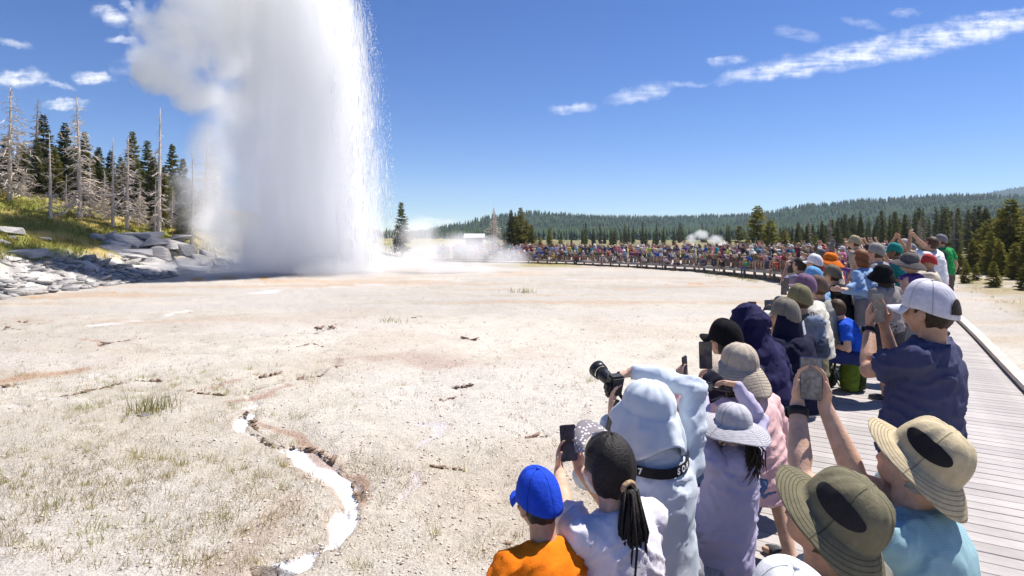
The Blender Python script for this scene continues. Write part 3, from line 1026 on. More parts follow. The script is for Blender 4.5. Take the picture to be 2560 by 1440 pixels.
GL = 'trees on the grassy hillside left of the geyser'
def px_tree(px, base_py, top_py, d):
    """hillside tree: place at pixel column and depth; scale from top row"""
    x = (px - 1280) / F * d
    z = gz(x, d)
    ztop = CAMZ + (HZ - top_py) / F * d
    return x, z, max(1.5, ztop - z + .1)
SN = [(25, 200, 48, 0, 'tall pale snag at the grass edge, trunk bare and branches thin near its top'),
      (126, 330, 46.5, 3, 'slim pale dead tree in front of the dark pines, few drooping limbs'),
      (200, 255, 48.5, 1, 'tall leaning-limbed dead tree with a thick tangle of pale drooping branches'),
      (282, 350, 49, 4, 'thin straight dead pole tree with short stubs of branches'),
      (318, 335, 49.5, 2, 'pale dead tree with dense silvery side branches down its right side'),
      (397, 288, 50.5, 4, 'very tall thin dead trunk standing before the dark pines'),
      (388, 420, 50.3, 3, 'short leaning dead stem crossing the very tall thin trunk'),
      (480, 360, 50, 4, 'lone bare pole at the edge of the drifting steam'),
      (225, 400, 49.5, 0, 'broad silvery dead tree whose limbs sweep to the ground'),
      (262, 430, 50, 2, 'low grey dead tree among sweeping silvery branches'),
      (60, 420, 51, 1, 'grey dead tree with fine branches beside the tallest left snag'),
      (165, 430, 50.5, 3, 'half-height grey snag in the shade of the pines'),
      (350, 450, 52, 0, 'small grey dead tree with curled branches'),
      (430, 470, 54, 1, 'low dead tree with brown twigs next to the drifting steam'),
      (516, 315, 56, 0, 'dead top poking out of the drifting steam'),
      (540, 380, 57, 2, 'dim dead tree half hidden in the drifting steam')]
for px, top, d, k, lab in SN:
    x, z, H = px_tree(px, 0, top, d)
    tree('dead_tree', SNAG[k], 'branches', x, d, H / 10, lab, GL, z=z, tilt=rnd.uniform(-.012, .012))
for px, top, d, k in ((88, 238, 54, 0), (45, 330, 57, 1), (170, 300, 58, 1)):
    x, z, H = px_tree(px, 0, top, d)
    tree('dead_tree', SNAG_D[k], 'branches', x, d, H / 10, 'dark lichened dying spire tree rising above the hillside pines', GL, z=z)
LP = [(12, 345, 55), (110, 290, 56), (92, 345, 53), (160, 305, 57), (140, 360, 53), (215, 335, 58), (185, 390, 53), (250, 365, 56), (236, 420, 53), (275, 368, 59), (300, 395, 54), (335, 335, 58), (345, 400, 54), (372, 350, 57),
      (385, 395, 54), (430, 368, 60), (412, 420, 55), (458, 393, 62), (470, 450, 57), (62, 380, 53), (35, 400, 53), (-20, 330, 56), (-60, 300, 54), (-110, 320, 56), (500, 470, 60), (445, 480, 55), (520, 520, 60),
      (360, 470, 54), (320, 470, 53.5), (205, 450, 54), (120, 440, 53), (-5, 430, 52), (300, 440, 62), (150, 400, 62), (410, 440, 62), (75, 360, 62), (240, 380, 64), (-160, 340, 60), (-220, 330, 58)]
_r = random.Random(5)
for k in range(64):
    px_ = _r.uniform(-260, 520)
    LP.append((px_, np.interp(px_, [-260, 0, 110, 200, 300, 400, 520], [300, 350, 330, 365, 385, 400, 480]) + _r.uniform(0, 90), _r.uniform(53, 70)))
for i, (px, top, d) in enumerate(LP):
    x, z, H = px_tree(px, 0, top, d)
    nm = ['dark green', 'deep green', 'slim dark', 'full dark', 'yellow-green', 'sunny green'][i % 6]
    ht = 'tall' if H > 10.5 else 'mid-height' if H > 8 else 'short'
    near_ = min(SN, key=lambda q: abs(q[0] - px))
    side_ = {25: 'tallest pale snag', 126: 'slim snag with drooping limbs', 200: 'tangled tall snag', 282: 'thin dead pole', 318: 'silvery side-branched snag', 397: 'very tall thin dead trunk', 388: 'short leaning dead stem', 480: 'lone bare pole', 225: 'broad silvery snag',
             262: 'low grey snag', 60: 'fine-branched grey snag', 165: 'half-height grey snag', 350: 'small curled snag', 430: 'brown-twigged dead tree', 516: 'dead top in the steam', 540: 'dim snag in the steam'}[near_[0]]
    where = 'deep in the wood behind the' if d > 60 else 'in the wood beside the'
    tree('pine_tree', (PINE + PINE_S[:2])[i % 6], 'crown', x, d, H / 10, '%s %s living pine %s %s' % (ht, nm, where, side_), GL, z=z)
# understorey shrubs below the pines so the wood reads dense
for i in range(26):
    px = rnd.uniform(-60, 520)
    d = rnd.uniform(51, 58)
    x = (px - 1280) / F * d
    tree('young_pine', BUSHY[i % 3], 'crown', x, d, rnd.uniform(.30, .55), 'young pine in the shade under the hillside wood', 'young pines under the hillside wood')
# trees behind the geyser and the far crowd
tree('pine_tree', PINE[1], 'crown', (1005 - 1280) / F * 90, 90, .86, 'slim dark pine standing alone right of the geyser column', 'trees beyond the far boardwalk')
tree('pine_tree', FIR[1], 'crown', (985 - 1280) / F * 95, 95, .38, 'low pine at the foot of the slim dark pine beside the geyser', 'trees beyond the far boardwalk')
tree('dead_tree', SNAG[2], 'branches', (1234 - 1280) / F * 82, 82, .72, 'pale half-dead tree behind the drifting ground steam', 'trees beyond the far boardwalk')
tree('dead_tree', SNAG_D[0], 'branches', (1238 - 1280) / F * 83, 83, .70, 'dark twiggy dead tree entwined with the pale half-dead tree', 'trees beyond the far boardwalk')
for px, top, d, ms, lab in ((1278, 530, 84, PINE[2], 'dark pine of the clump at the left end of the far crowd'), (1302, 512, 86, PINE_S[0], 'tallest yellow-green pine of the clump at the left end of the far crowd'),
                            (1330, 560, 85, PINE_S[3], 'short bushy yellow-green pine of the clump at the left end of the far crowd'), (1375, 570, 90, PINE_S[1], 'slim small pine between the pine clump and the far crowd'), (1262, 575, 80, FIR[2], 'low dark fir at the clump beside the ground steam'),
                            (1292, 535, 85, BUSHY[2], 'broad leafy pine at the heart of the clump behind the far crowd'), (1318, 548, 87, BUSHY[0], 'broad pine leaning out of the clump toward the far crowd'), (1350, 590, 84, BUSHY[1], 'round young pine behind the standing people in bright shirts'), (1400, 600, 88, BUSHY[0], 'low bushy pine behind the left part of the far crowd')):
    x = (px - 1280) / F * d
    H = CAMZ + (HZ - top) / F * d + 1.1
    hh = 6 if ms in BUSHY else 10
    tree('pine_tree', ms, 'crown', x, d, H / hh, lab, 'trees beyond the far boardwalk')
for i in range(46):                              # valley trees behind the far crowd
    px = rnd.uniform(1395, 1835)
    d = rnd.uniform(150, 300)
    x = (px - 1280) / F * d
    if 1690 < px < 1775 and d < 230:
        continue
    tree('pine_tree', FIR[i % 4], 'crown', x, d, rnd.uniform(.45, .85) * (d / 220), 'small dark fir on the valley floor %s' % ('close behind the far crowd' if d < 190 else 'midway to the hill' if d < 245 else 'near the foot of the long hill'), 'firs on the valley floor')
for px, top, d, k in ((1895, 512, 74, 0), (1925, 545, 72, 1), (1850, 565, 76, 2), (1960, 570, 70, 0), (1985, 600, 66, 1), (1870, 590, 72, 1), (2040, 590, 80, 2)):
    x = (px - 1280) / F * d
    H = CAMZ + (HZ - top) / F * d + 1.1
    tree('pine_tree', BUSHY[k], 'crown', x, d, H / 6, '%s bushy green pine rising behind the boardwalk bend' % ('tallest' if top < 520 else 'tall' if top < 550 else 'middling' if top < 580 else 'low'), 'bushy pines behind the boardwalk bend')
for i in range(150):                             # the dark wood on the right
    f = i / 150
    d = 100 + 95 * rnd.random()
    px = rnd.uniform(1930, 2780)
    x = (px - 1280) / F * d
    top = np.interp(px, [1930, 2000, 2150, 2300, 2450, 2600, 2780], [585, 560, 535, 522, 515, 520, 510]) + rnd.uniform(-8, 34)
    H = CAMZ + (HZ - top) / F * d + 1.1
    tree('pine_tree', (FIR + PINE)[i % 8], 'crown', x, d, max(.5, H / 10), '%s %s in the dark wood below the right-hand hill%s' % ('tall' if H > 9.5 else 'medium' if H > 7 else 'short', 'dense fir' if i % 8 < 4 else 'open pine', ', deep inside' if d > 150 else ', on its near edge' if d < 118 else ''), 'dark wood right of the boardwalk')
for i in range(14):
    d = rnd.uniform(95, 125)
    px = rnd.uniform(1990, 2600)
    tree('dead_tree', SNAG_D[i % 2], 'branches', (px - 1280) / F * d, d, rnd.uniform(.6, .85), 'grey dead tree among the dark right-hand wood', 'dark wood right of the boardwalk')
for px, top, d, k in ((2525, 495, 46, 0), (2470, 545, 50, 1), (2575, 540, 42, 2), (2440, 590, 55, 2), (2500, 600, 44, 1), (2620, 500, 44, 0), (2690, 520, 40, 1), (2400, 615, 62, 0), (2540, 610, 40, 0), (2500, 535, 47, 2), (2450, 565, 52, 0), (2548, 520, 48, 1), (2480, 580, 45, 2), (2570, 580, 39, 1), (2430, 600, 50, 1)):
    x = (px - 1280) / F * d
    H = CAMZ + (HZ - top) / F * d + .95
    tree('pine_tree', BUSHY[k], 'crown', x, d, H / 6, '%s bushy sunlit pine on the meadow right of the boardwalk' % ('tallest' if top < 500 else 'tall' if top < 530 else 'half-grown' if top < 560 else 'low'), 'bushy pines on the right-hand meadow')
for px, py, d, s_ in ((2484, 690, 33, .25), (2415, 690, 36, .22), (2440, 680, 38, .2), (2560, 690, 31, .25), (2400, 665, 45, .28), (2060, 620, 60, .3), (2090, 615, 58, .3), (2120, 620, 62, .35)):
    tree('young_pine', BUSHY[(px // 7) % 3], 'crown', (px - 1280) / F * d, d, s_, 'knee-high young pine on the meadow edge', 'young pines on the right-hand meadow')

# far forest: thousands of trees on the hills, one mass
def far_forest(V, d0, d1, seed, n, hmin, hmax):
    r = np.random.default_rng(seed)
    m_, nn = 32, 220
    G = V.reshape(m_, nn, 3)
    ti = r.random(n) ** .8 * 25.6
    pj = r.uniform(0, nn - 1.01, n)
    i0, j0 = ti.astype(int), pj.astype(int)
    fi, fj = (ti - i0)[:, None], (pj - j0)[:, None]
    p = G[i0, j0] * (1 - fi) * (1 - fj) + G[i0 + 1, j0] * fi * (1 - fj) + G[i0, j0 + 1] * (1 - fi) * fj + G[i0 + 1, j0 + 1] * fi * fj
    keep = fbm(p * np.array([1 / 160., 1 / 160., 0]), 3, seed + 3) + r.uniform(-.5, .5, n) > -.45
    p = p[keep]
    n = len(p)
    h = r.uniform(hmin, hmax, n)
    wd = h * r.uniform(.16, .26, n)
    a0 = r.uniform(0, 6.28, n)
    vs = []
    for tier, (zb, zt, ww) in enumerate(((.05, .62, 1.0), (.42, 1.0, .62))):
        for k in range(5):
            an = a0 + k * 2 * math.pi / 5 + tier
            vs.append(p + np.stack([np.cos(an) * wd * ww, np.sin(an) * wd * ww, h * zb], 1))
        vs.append(p + np.stack([h * 0, h * 0, h * zt], 1))
    V2 = np.stack(vs, 1).reshape(-1, 3)
    fs = []
    for tier in (0, 1):
        for k in range(5):
            fs.append((tier * 6 + k, tier * 6 + (k + 1) % 5, tier * 6 + 5))
    Fc = (np.array(fs)[None] + (np.arange(n) * 12)[:, None, None]).reshape(-1, 3)
    return np_mesh('forest', V2, Fc)
M_FAR = foliage_mat('far_needles', (.022, .042, .022), (.045, .068, .030), .05)
for (V, d0, d1, seed), n, lab in zip(hill_sets, (30000, 10000), ('conifer forest covering the long hill behind the crowd', 'conifer forest covering the higher blue hill on the right')):
    link('forest', far_forest(V, d0, d1, seed + 50, n, 6, 12), M_FAR, label=lab, category='forest', kind='stuff')

# small pale building beyond the basin
bx_, bd = (1186 - 1280) / F * 210, 210
hut = empty('building', (bx_, bd, gz(bx_, bd)), label='small pale low building beyond the ground steam', category='building')
mb = MB(); mb.box((0, 0, 1.3), (6.0, 4, 2.6)); mb.build('wall', mat('hut_wall', (.30, .27, .24), .9), hut)
mb = MB(); mb.add([(-3.6, -2.6, 2.5), (3.6, -2.6, 2.5), (3.6, 0, 3.9), (-3.6, 0, 3.9), (3.6, 2.6, 2.5), (-3.6, 2.6, 2.5)], [(0, 1, 2, 3), (3, 2, 4, 5), (1, 4, 2), (0, 3, 5)])
mb.build('roof', mat('hut_roof', (.62, .62, .62), .7), hut)

# ---------------------------------------------------------------- rocks on the left bank
M_ROCK = bpy.data.materials.new('bank_rock')
M_ROCK.use_nodes = True
t = NT(M_ROCK.node_tree)
p_ = M_ROCK.node_tree.nodes['Principled BSDF']
P = t.n('ShaderNodeTexCoord').outputs['Object']
st = t.noise(t.mapping(P, (1, 1, 7)), 2.0, 5, .65)
n2_ = t.noise(P, 5.0, 5, .65)
rv = t.n('ShaderNodeObjectInfo').outputs['Random']
cc = t.mix(t.smooth(st, .3, .7), (.27, .255, .25, 1), (.52, .49, .455, 1))
cc = t.mix(t.smooth(n2_, .55, .75, 0, .5), cc, (.17, .155, .15, 1))
vm = t.n('ShaderNodeVectorMath', dict(operation='SCALE'), _0=cc, Scale=t.m('MULTIPLY_ADD', rv, .35, .85))
t.put(p_.inputs['Base Color'], vm.outputs[0])
p_.inputs['Roughness'].default_value = .9
t.put(p_.inputs['Normal'], t.n('ShaderNodeBump', Strength=.8, Distance=.08, Height=t.m('ADD', st, n2_)).outputs[0])
def rock_mesh(seed, n=18, jag=.25):
    r = np.random.default_rng(seed)
    bm = bmesh.new()
    for i in range(n):
        p = r.uniform(-1, 1, 3)
        m = np.max(np.abs(p))
        p = p / m * (1 - jag * r.random()) * .5
        bm.verts.new(p)
    res = bmesh.ops.convex_hull(bm, input=bm.verts[:])
    bmesh.ops.delete(bm, geom=[v for v in bm.verts if not v.link_faces], context='VERTS')
    bmesh.ops.bevel(bm, geom=bm.edges[:], offset=.025, segments=1, affect='EDGES')
    me = bpy.data.meshes.new('rock')
    bm.to_mesh(me)
    bm.free()
    me.materials.append(M_ROCK)
    return me
ROCKS = [rock_mesh(300 + i, 16 + 2 * (i % 4)) for i in range(8)]
def rock(px, py, wpx, hpx, d, lab, grp, k=None, flat=1.0):
    lab = lab() if callable(lab) else lab
    x = (px - 1280) / F * d
    zc = CAMZ + (HZ - py) / F * d
    o = link('rock', ROCKS[rnd.randrange(8) if k is None else k], None, None, label=lab, category='rock', group=grp)
    sx, sz = wpx / F * d, hpx / F * d
    o.scale = (sx, sx * rnd.uniform(.6, .9) * flat, sz * .85)
    g_ = gz(x, d)
    o.location = (x, d, max(g_ - .1 * sz, min(zc, g_ + (3.0 if 'ledge' in lab else .12) * sz)))
    o.rotation_euler = (rnd.uniform(-.12, .12), rnd.uniform(-.12, .12), rnd.uniform(-.4, .4))
    return o
LD = 'large grey layered block of the rock ledge beside the geyser'
for px, py, wp, hp, d in ((262, 612, 60, 40, 46.2), (310, 606, 95, 52, 46.4), (355, 622, 60, 44, 46.0), (395, 607, 80, 36, 46.4), (440, 608, 90, 38, 46.6), (466, 627, 44, 48, 46.0), (420, 630, 85, 44, 45.6), (290, 637, 90, 40, 45.4),
                          (350, 648, 110, 40, 45.0), (410, 657, 110, 36, 44.6), (470, 657, 70, 30, 44.8), (250, 633, 46, 30, 45.6), (500, 650, 60, 36, 45.4), (330, 668, 120, 34, 44.2), (280, 665, 80, 30, 44.2), (400, 676, 130, 26, 43.8),
                          (480, 672, 80, 24, 43.8), (515, 640, 40, 40, 46.4), (375, 590, 60, 24, 47.4), (330, 590, 50, 22, 47.4), (450, 592, 50, 20, 47.6)):
    size = 'broad' if wp >= 100 else 'large' if wp >= 80 else 'mid-sized' if wp >= 55 else 'small'
    row = 'topping' if py < 600 else 'in the upper course of' if py < 625 else 'in the middle course of' if py < 652 else 'at the foot of'
    rock(px, py, wp, hp, d, '%s grey layered block %s the rock ledge beside the geyser' % (size, row), 'blocks of the rock ledge', flat=1.3)
SLB = 'pale flat rock slab lying on the stony left bank'
for px, py, wp, hp, d in ((70, 610, 80, 30, 36), (102, 602, 60, 18, 36.6), (112, 550, 36, 12, 41), (22, 540, 70, 28, 40), (150, 632, 40, 14, 36.2), (182, 638, 40, 16, 36.5), (122, 630, 36, 14, 35.6), (22, 635, 50, 20, 34), (60, 660, 44, 14, 33),
                          (130, 685, 34, 10, 33.5), (95, 735, 30, 8, 29.5), (200, 665, 40, 14, 37), (230, 645, 30, 12, 40), (10, 600, 44, 20, 37), (40, 580, 36, 12, 39), (435, 566, 52, 18, 50), (340, 580, 34, 14, 48), (255, 690, 50, 14, 38), (190, 700, 50, 10, 35.5)):
    size = 'big' if wp >= 60 else 'middling' if wp >= 40 else 'small'
    row = 'half sunk in the hillside grass' if py < 590 else 'where the grass meets the stony bank' if py < 640 else 'among the rubble of the stony bank'
    rock(px, py, wp, hp, d, '%s pale flat rock slab %s' % (size, row), 'slabs on the left bank')
# rubble: too many to count
rv_, rf_ = [], []
nr = 5200
ux = rng.uniform(-46, -22, nr)
uy = rng.uniform(24, 50, nr)
uu = hill_u(ux, uy)
kp = (uu > -.8) & (uu < 4.4 + rng.normal(0, .5, nr))
ux, uy = ux[kp], uy[kp]
uz = ground_z(ux, uy)
sc_ = rng.gamma(1.6, .10, len(ux)) + .05
cube = np.array([(a, b, c) for a in (-.5, .5) for b in (-.5, .5) for c in (-.5, .5)])
cf = np.array([(0, 1, 3, 2), (4, 6, 7, 5), (0, 4, 5, 1), (2, 3, 7, 6), (0, 2, 6, 4), (1, 5, 7, 3)])
th = rng.uniform(0, 6.28, len(ux))
jit = cube[None] * rng.uniform(.6, 1.25, (len(ux), 8, 3))
jit = jit * (np.stack([sc_ * 1.7, sc_ * 1.2, sc_ * .42], 1))[:, None, :]
jit[:, :, 2] += jit[:, :, 0] * rng.normal(0, .25, (len(ux), 1))
ct, sn_ = np.cos(th)[:, None], np.sin(th)[:, None]
jx, jy = jit[:, :, 0] * ct - jit[:, :, 1] * sn_, jit[:, :, 0] * sn_ + jit[:, :, 1] * ct
V = np.stack([jx + ux[:, None], jy + uy[:, None], jit[:, :, 2] + uz[:, None] + .06], -1).reshape(-1, 3)
Fc = (cf[None] + (np.arange(len(ux)) * 8)[:, None, None]).reshape(-1, 4)
link('rubble', np_mesh('rubble', V, Fc), M_ROCK, label='loose pale stones strewn over the left bank', category='rubble', kind='stuff')

# pebbles and crust chips over the near basin
npb = 15000
pd = 1 / rng.uniform(1 / 26., 1 / 3.3, npb)
pa = rng.uniform(-52, 40, npb) * math.pi / 180
x_, y_ = np.sin(pa) * pd, np.cos(pa) * pd
kp = (x_ < -1.4 + .6 * y_) & (hill_u(x_, y_) < 0) & dry(x_, y_)
x_, y_, pd = x_[kp], y_[kp], pd[kp]
sz = np.minimum(rng.gamma(2.0, .0020, len(x_)), .010) * (1 + pd * .05) + .0015
z_ = ground_z(x_, y_)
th = rng.uniform(0, 6.28, len(x_))
jit = cube[None] * rng.uniform(.5, 1.3, (len(x_), 8, 3)) * np.stack([sz * 2.0, sz * 1.4, sz * .9], 1)[:, None, :]
ct, sn_ = np.cos(th)[:, None], np.sin(th)[:, None]
jx, jy = jit[:, :, 0] * ct - jit[:, :, 1] * sn_, jit[:, :, 0] * sn_ + jit[:, :, 1] * ct
V = np.stack([jx + x_[:, None], jy + y_[:, None], jit[:, :, 2] + z_[:, None] + sz[:, None] * .35], -1).reshape(-1, 3)
# follow the crust's relief
tri_n = np.stack([x_, y_, x_ * 0], 1)
lift = .045 * fbm(tri_n * .55, 4, 22) + .022 * fbm(tri_n * 2.6, 4, 23)
V[:, 2] += np.repeat(lift * np.exp(-(pd / 120) ** 2), 8)
Fc = (cf[None] + (np.arange(len(x_)) * 8)[:, None, None]).reshape(-1, 4)
link('gravel', np_mesh('gravel', V, Fc), mat('crust_chips', (.58, .50, .43), .95, .35, 9.0), label='small chips and pebbles of sinter crust scattered over the basin floor', category='gravel', kind='stuff')

# broken plates of crust along the ledges
def relief(x, y):
    q = np.stack([x, y, x * 0], 1)
    return ground_z(x, y) + (.045 * fbm(q * .55, 4, 22) + .022 * fbm(q * 2.6, 4, 23)) * np.exp(-(np.hypot(x, y) / 120) ** 2)
CV, CFc, nb_ = [], [], 0
for q, drop, wpx, dark in LEDGES:
    for (ax, ay), (bx, by) in zip(q[:-1], q[1:]):
        L = math.hypot(bx - ax, by - ay)
        n = int(L * (60 if ay < 12 else 26) * dark) + 4
        t_ = rng.random(n)
        sp_ = .5 * (ax * 0 + math.hypot(ax, ay)) * wpx / F
        x_ = ax + (bx - ax) * t_ + rng.normal(0, sp_ * 1.1, n)
        y_ = ay + (by - ay) * t_ + rng.normal(0, sp_ * 1.1, n)
        kp = dry(x_, y_, .72)
        x_, y_ = x_[kp], y_[kp]
        n = len(x_)
        sz = rng.gamma(2.0, .0034, n) * (1 + math.hypot(ax, ay) * .06) + .003
        th = rng.uniform(0, 6.28, n)
        jit = cube[None] * rng.uniform(.5, 1.3, (n, 8, 3)) * np.stack([sz * 3.2, sz * 1.8, sz * .5], 1)[:, None, :]
        jit[:, :, 2] += jit[:, :, 0] * rng.normal(0, .35, (n, 1))
        ct, sn_ = np.cos(th)[:, None], np.sin(th)[:, None]
        jx, jy = jit[:, :, 0] * ct - jit[:, :, 1] * sn_, jit[:, :, 0] * sn_ + jit[:, :, 1] * ct
        CV.append(np.stack([jx + x_[:, None], jy + y_[:, None], jit[:, :, 2] + relief(x_, y_)[:, None] - drop * .4 + sz[:, None] * .3], -1).reshape(-1, 3))
        CFc.append((cf[None] + ((np.arange(n) + nb_) * 8)[:, None, None]).reshape(-1, 4))
        nb_ += n
link('crust_plates', np_mesh('crust_plates', np.concatenate(CV), np.concatenate(CFc)), mat('crust_break', (.25, .17, .12), .95, .45, 14.0), label='broken brown plates of crust along the cracks in the basin floor', category='rubble', kind='stuff')

# ---------------------------------------------------------------- grass
def blades(cx, cy, n, spread, h, r, lean=.35, wid=.006):
    """n thin blades around each centre; returns verts, faces"""
    N = len(cx) * n
    bx = np.repeat(cx, n) + r.normal(0, 1, N) * np.repeat(spread, n)
    by = np.repeat(cy, n) + r.normal(0, 1, N) * np.repeat(spread, n)
    bh = np.repeat(h, n) * r.uniform(.45, 1.15, N)
    bz = ground_z(bx, by)
    q = np.stack([bx, by, bx * 0], 1)
    dd_ = np.sqrt(bx ** 2 + by ** 2)
    bz = bz + (.045 * fbm(q * .55, 4, 22) + .022 * fbm(q * 2.6, 4, 23)) * np.exp(-(dd_ / 120) ** 2) - .01
    a = r.uniform(0, 6.28, N)
    ww = wid * np.repeat(h, n) / .12 * r.uniform(.6, 1.4, N)
    lx, ly = r.normal(0, lean, N) * bh, r.normal(0, lean, N) * bh
    p0 = np.stack([bx - np.cos(a) * ww, by - np.sin(a) * ww, bz], 1)
    p1 = np.stack([bx + np.cos(a) * ww, by + np.sin(a) * ww, bz], 1)
    p2 = np.stack([bx + lx, by + ly, bz + bh], 1)
    V = np.stack([p0, p1, p2], 1).reshape(-1, 3)
    return V, np.arange(N * 3).reshape(-1, 3)
def grass_mat(name, c1, c2):
    m = foliage_mat(name, c1, c2, .35)
    return m
M_DRY = grass_mat('dry_grass', (.46, .36, .21), (.36, .29, .13))
M_GREEN = grass_mat('green_grass', (.30, .30, .06), (.44, .35, .11))
M_HILLG = grass_mat('hill_grass', (.23, .25, .045), (.46, .35, .12))
r = np.random.default_rng(5)
# sparse dry grass of the near-left basin floor, thickest at the left foreground
n0 = 9500
gp = np.stack([r.uniform(-60, 1500, n0), 1 / r.uniform(1 / 1440., 1 / 800., n0)], 1)
dens = fbm(np.stack([gp[:, 0] / 260, gp[:, 1] / 120, gp[:, 0] * 0], 1), 3, 91)
wgt = np.exp(-((gp[:, 0] - 360) / 360) ** 2 - ((gp[:, 1] - 1240) / 220) ** 2) + .16
kp = r.random(n0) < wgt * (1.0 + 1.1 * dens)
gp = gp[kp]
dg_ = 2.5 * F / (gp[:, 1] - HZ)
tx, ty = (gp[:, 0] - 1280) / F * dg_, dg_
kp = dry(tx, ty)
tx, ty = tx[kp], ty[kp]
V, Fc = blades(tx, ty, 9, r.uniform(.02, .07, len(tx)), r.uniform(.035, .10, len(tx)), r, .45, .0036)
link('dry_grass', np_mesh('dry_grass', V, Fc), M_DRY, label='sparse dry grass blades dotted over the basin floor', category='grass', kind='stuff')
# olive clumps among the dry blades
nq = 420
qx, qy = r.normal(330, 300, nq), 1 / r.uniform(1 / 1440., 1 / 930., nq)
kp = (qx > -80) & (qx < 1350) & (fbm(np.stack([qx / 170, qy / 90, qx * 0], 1), 3, 191) > -.15)
qx, qy = qx[kp], qy[kp]
dq_ = 2.5 * F / (qy - HZ)
tx, ty = (qx - 1280) / F * dq_, dq_
kp = dry(tx, ty, 1.3)
tx, ty = tx[kp], ty[kp]
V, Fc = blades(tx, ty, 22, r.uniform(.02, .075, len(tx)), r.uniform(.04, .13, len(tx)), r, .35, .0026)
link('olive_grass', np_mesh('olive_grass', V, Fc), M_GREEN, label='small olive and straw clumps scattered through the dry foreground grass', category='grass', kind='stuff')
# hillside grass
n1 = 15000
hx, hy = r.uniform(-62, -21, n1), r.uniform(24, 62, n1)
q = np.stack([hx, hy, hx * 0], 1)
u_ = hill_u(hx, hy) + 1.2 * fbm(q * .55, 4, 22)
kp = (u_ > 4.3)
hx, hy = hx[kp], hy[kp]
V, Fc = blades(hx, hy, 6, r.uniform(.05, .22, len(hx)), r.uniform(.16, .42, len(hx)), r, .35, .010)
link('hillside_grass', np_mesh('hillside_grass', V, Fc), M_HILLG, label='green and straw grass covering the hillside below the wood', category='grass', kind='stuff')
# meadow right of the walk and fringe below the far boardwalk
n2 = 5200
mx_, my_ = r.uniform(6, 75, n2), 1 / r.uniform(1 / 80., 1 / 9., n2)
kp = (mx_ > 4.4 + .606 * my_) & (fbm(np.stack([mx_ * .12, my_ * .45, mx_ * 0], 1), 4, 71) + .012 * (np.hypot(mx_, my_) - 30) + r.normal(0, .2, n2) > -.02)
mx_, my_ = mx_[kp], my_[kp]
fx, fy = [], []
for k in range(900):
    s_ = r.uniform(40, SEND)
    p, h = walk(s_, WL - abs(r.normal(0, 1.0)) - .1)
    if (1760 < 1280 + F * p.x / p.y < 1900) or (1270 < 1280 + F * p.x / p.y < 1450):
        fx.append(p.x); fy.append(p.y)
mx_, my_ = np.concatenate([mx_, fx]), np.concatenate([my_, fy])
V, Fc = blades(mx_, my_, 8, r.uniform(.05, .25, len(mx_)), r.uniform(.06, .2, len(mx_)), r, .4, .005)
link('meadow_grass', np_mesh('meadow_grass', V, Fc), M_GREEN, label='patchy yellow-green grass on the meadow beside the boardwalk', category='grass', kind='stuff')
# the tufts that stand out
TUFT = [(378, 1030, .30, 150, 'largest yellow-green tuft on the basin floor beside two dark stones'), (338, 1140, .16, 70, 'bright green tuft below the largest tuft'), (705, 1160, .10, 40, 'small olive tuft left of the white runoff pool'), (130, 1270, .16, 80, 'wide olive tuft in the dry foreground grass'),
        (978, 803, .22, 40, 'little round tuft far out on the pale crust'), (1305, 733, .35, 80, 'flat green patch of grass out on the basin near the steam'), (460, 1350, .12, 40, 'short olive tuft in the dry foreground grass by the pink stain'), (455, 1160, .10, 40, 'short olive tuft right of the bright green tuft'),
        (1165, 1170, .12, 30, 'thin olive tuft alone on the crust in front of the seated row'), (1480, 960, .16, 40, 'straw tuft in front of the raised camera'), (250, 1010, .12, 40, 'small olive tuft left of the largest tuft'), (800, 905, .10, 20, 'tiny tuft beside the long crack')]
for px, py, h_, n_, lab in TUFT:
    x, y = onground(px, py)
    q = 1 if py > 850 else 2.0
    V, Fc = blades(np.array([x]), np.array([y]), n_, np.array([h_ * .5 * q]), np.array([h_]), r, .3, .0017 * q)
    V2 = V - np.array([x, y, gz(x, y)])
    o = link('grass_tuft', np_mesh('grass_tuft', V2, Fc), M_GREEN, label=lab, category='grass tuft', group='tufts on the basin floor', kind='thing')
    o.location = (x, y, gz(x, y))
for px, py, wp, hp in ((365, 1040, 46, 14), (408, 1036, 22, 12)):
    x, y = onground(px, py)
    o = rock(px, py, wp, hp, y, 'small brown stone in the largest grass tuft', 'stones in the grass tuft')
# ---------------------------------------------------------------- people: builder
TMP = bpy.data.scenes.new('workbench')
def fuse(mb, vox, smooth=4, ratio=1.0, name='m'):
    """closed shapes -> one continuous surface"""
    me = mb.mesh(name)
    o = bpy.data.objects.new('tmp', me)
    TMP.collection.objects.link(o)
    md = o.modifiers.new('r', 'REMESH')
    md.mode = 'VOXEL'
    md.voxel_size = vox
    if smooth:
        md = o.modifiers.new('s', 'SMOOTH')
        md.iterations = smooth
        md.factor = .5
    if ratio < 1:
        md = o.modifiers.new('d', 'DECIMATE')
        md.ratio = ratio
    TMP.view_layers[0].update()
    new = bpy.data.meshes.new_from_object(o.evaluated_get(TMP.view_layers[0].depsgraph))
    bpy.data.objects.remove(o)
    bpy.data.meshes.remove(me)
    new.name = name
    new.polygons.foreach_set('use_smooth', np.ones(len(new.polygons), bool))
    return new
def ring_tube(mb, cs, A, B, ra, rb, seg=12):
    """elliptic tube with explicit axes per ring, rounded ends"""
    n = len(cs)
    vs, fs = [], []
    for i in range(n):
        for k in range(seg):
            a = 2 * math.pi * k / seg
            vs.append(cs[i] + A[i] * (ra[i] * math.cos(a)) + B[i] * (rb[i] * math.sin(a)))
    for i in range(n - 1):
        for k in range(seg):
            fs.append((i * seg + k, i * seg + (k + 1) % seg, (i + 1) * seg + (k + 1) % seg, (i + 1) * seg + k))
    fs += [tuple(range(seg))[::-1], tuple((n - 1) * seg + k for k in range(seg))]
    mb.add(vs, fs)
ICO = None
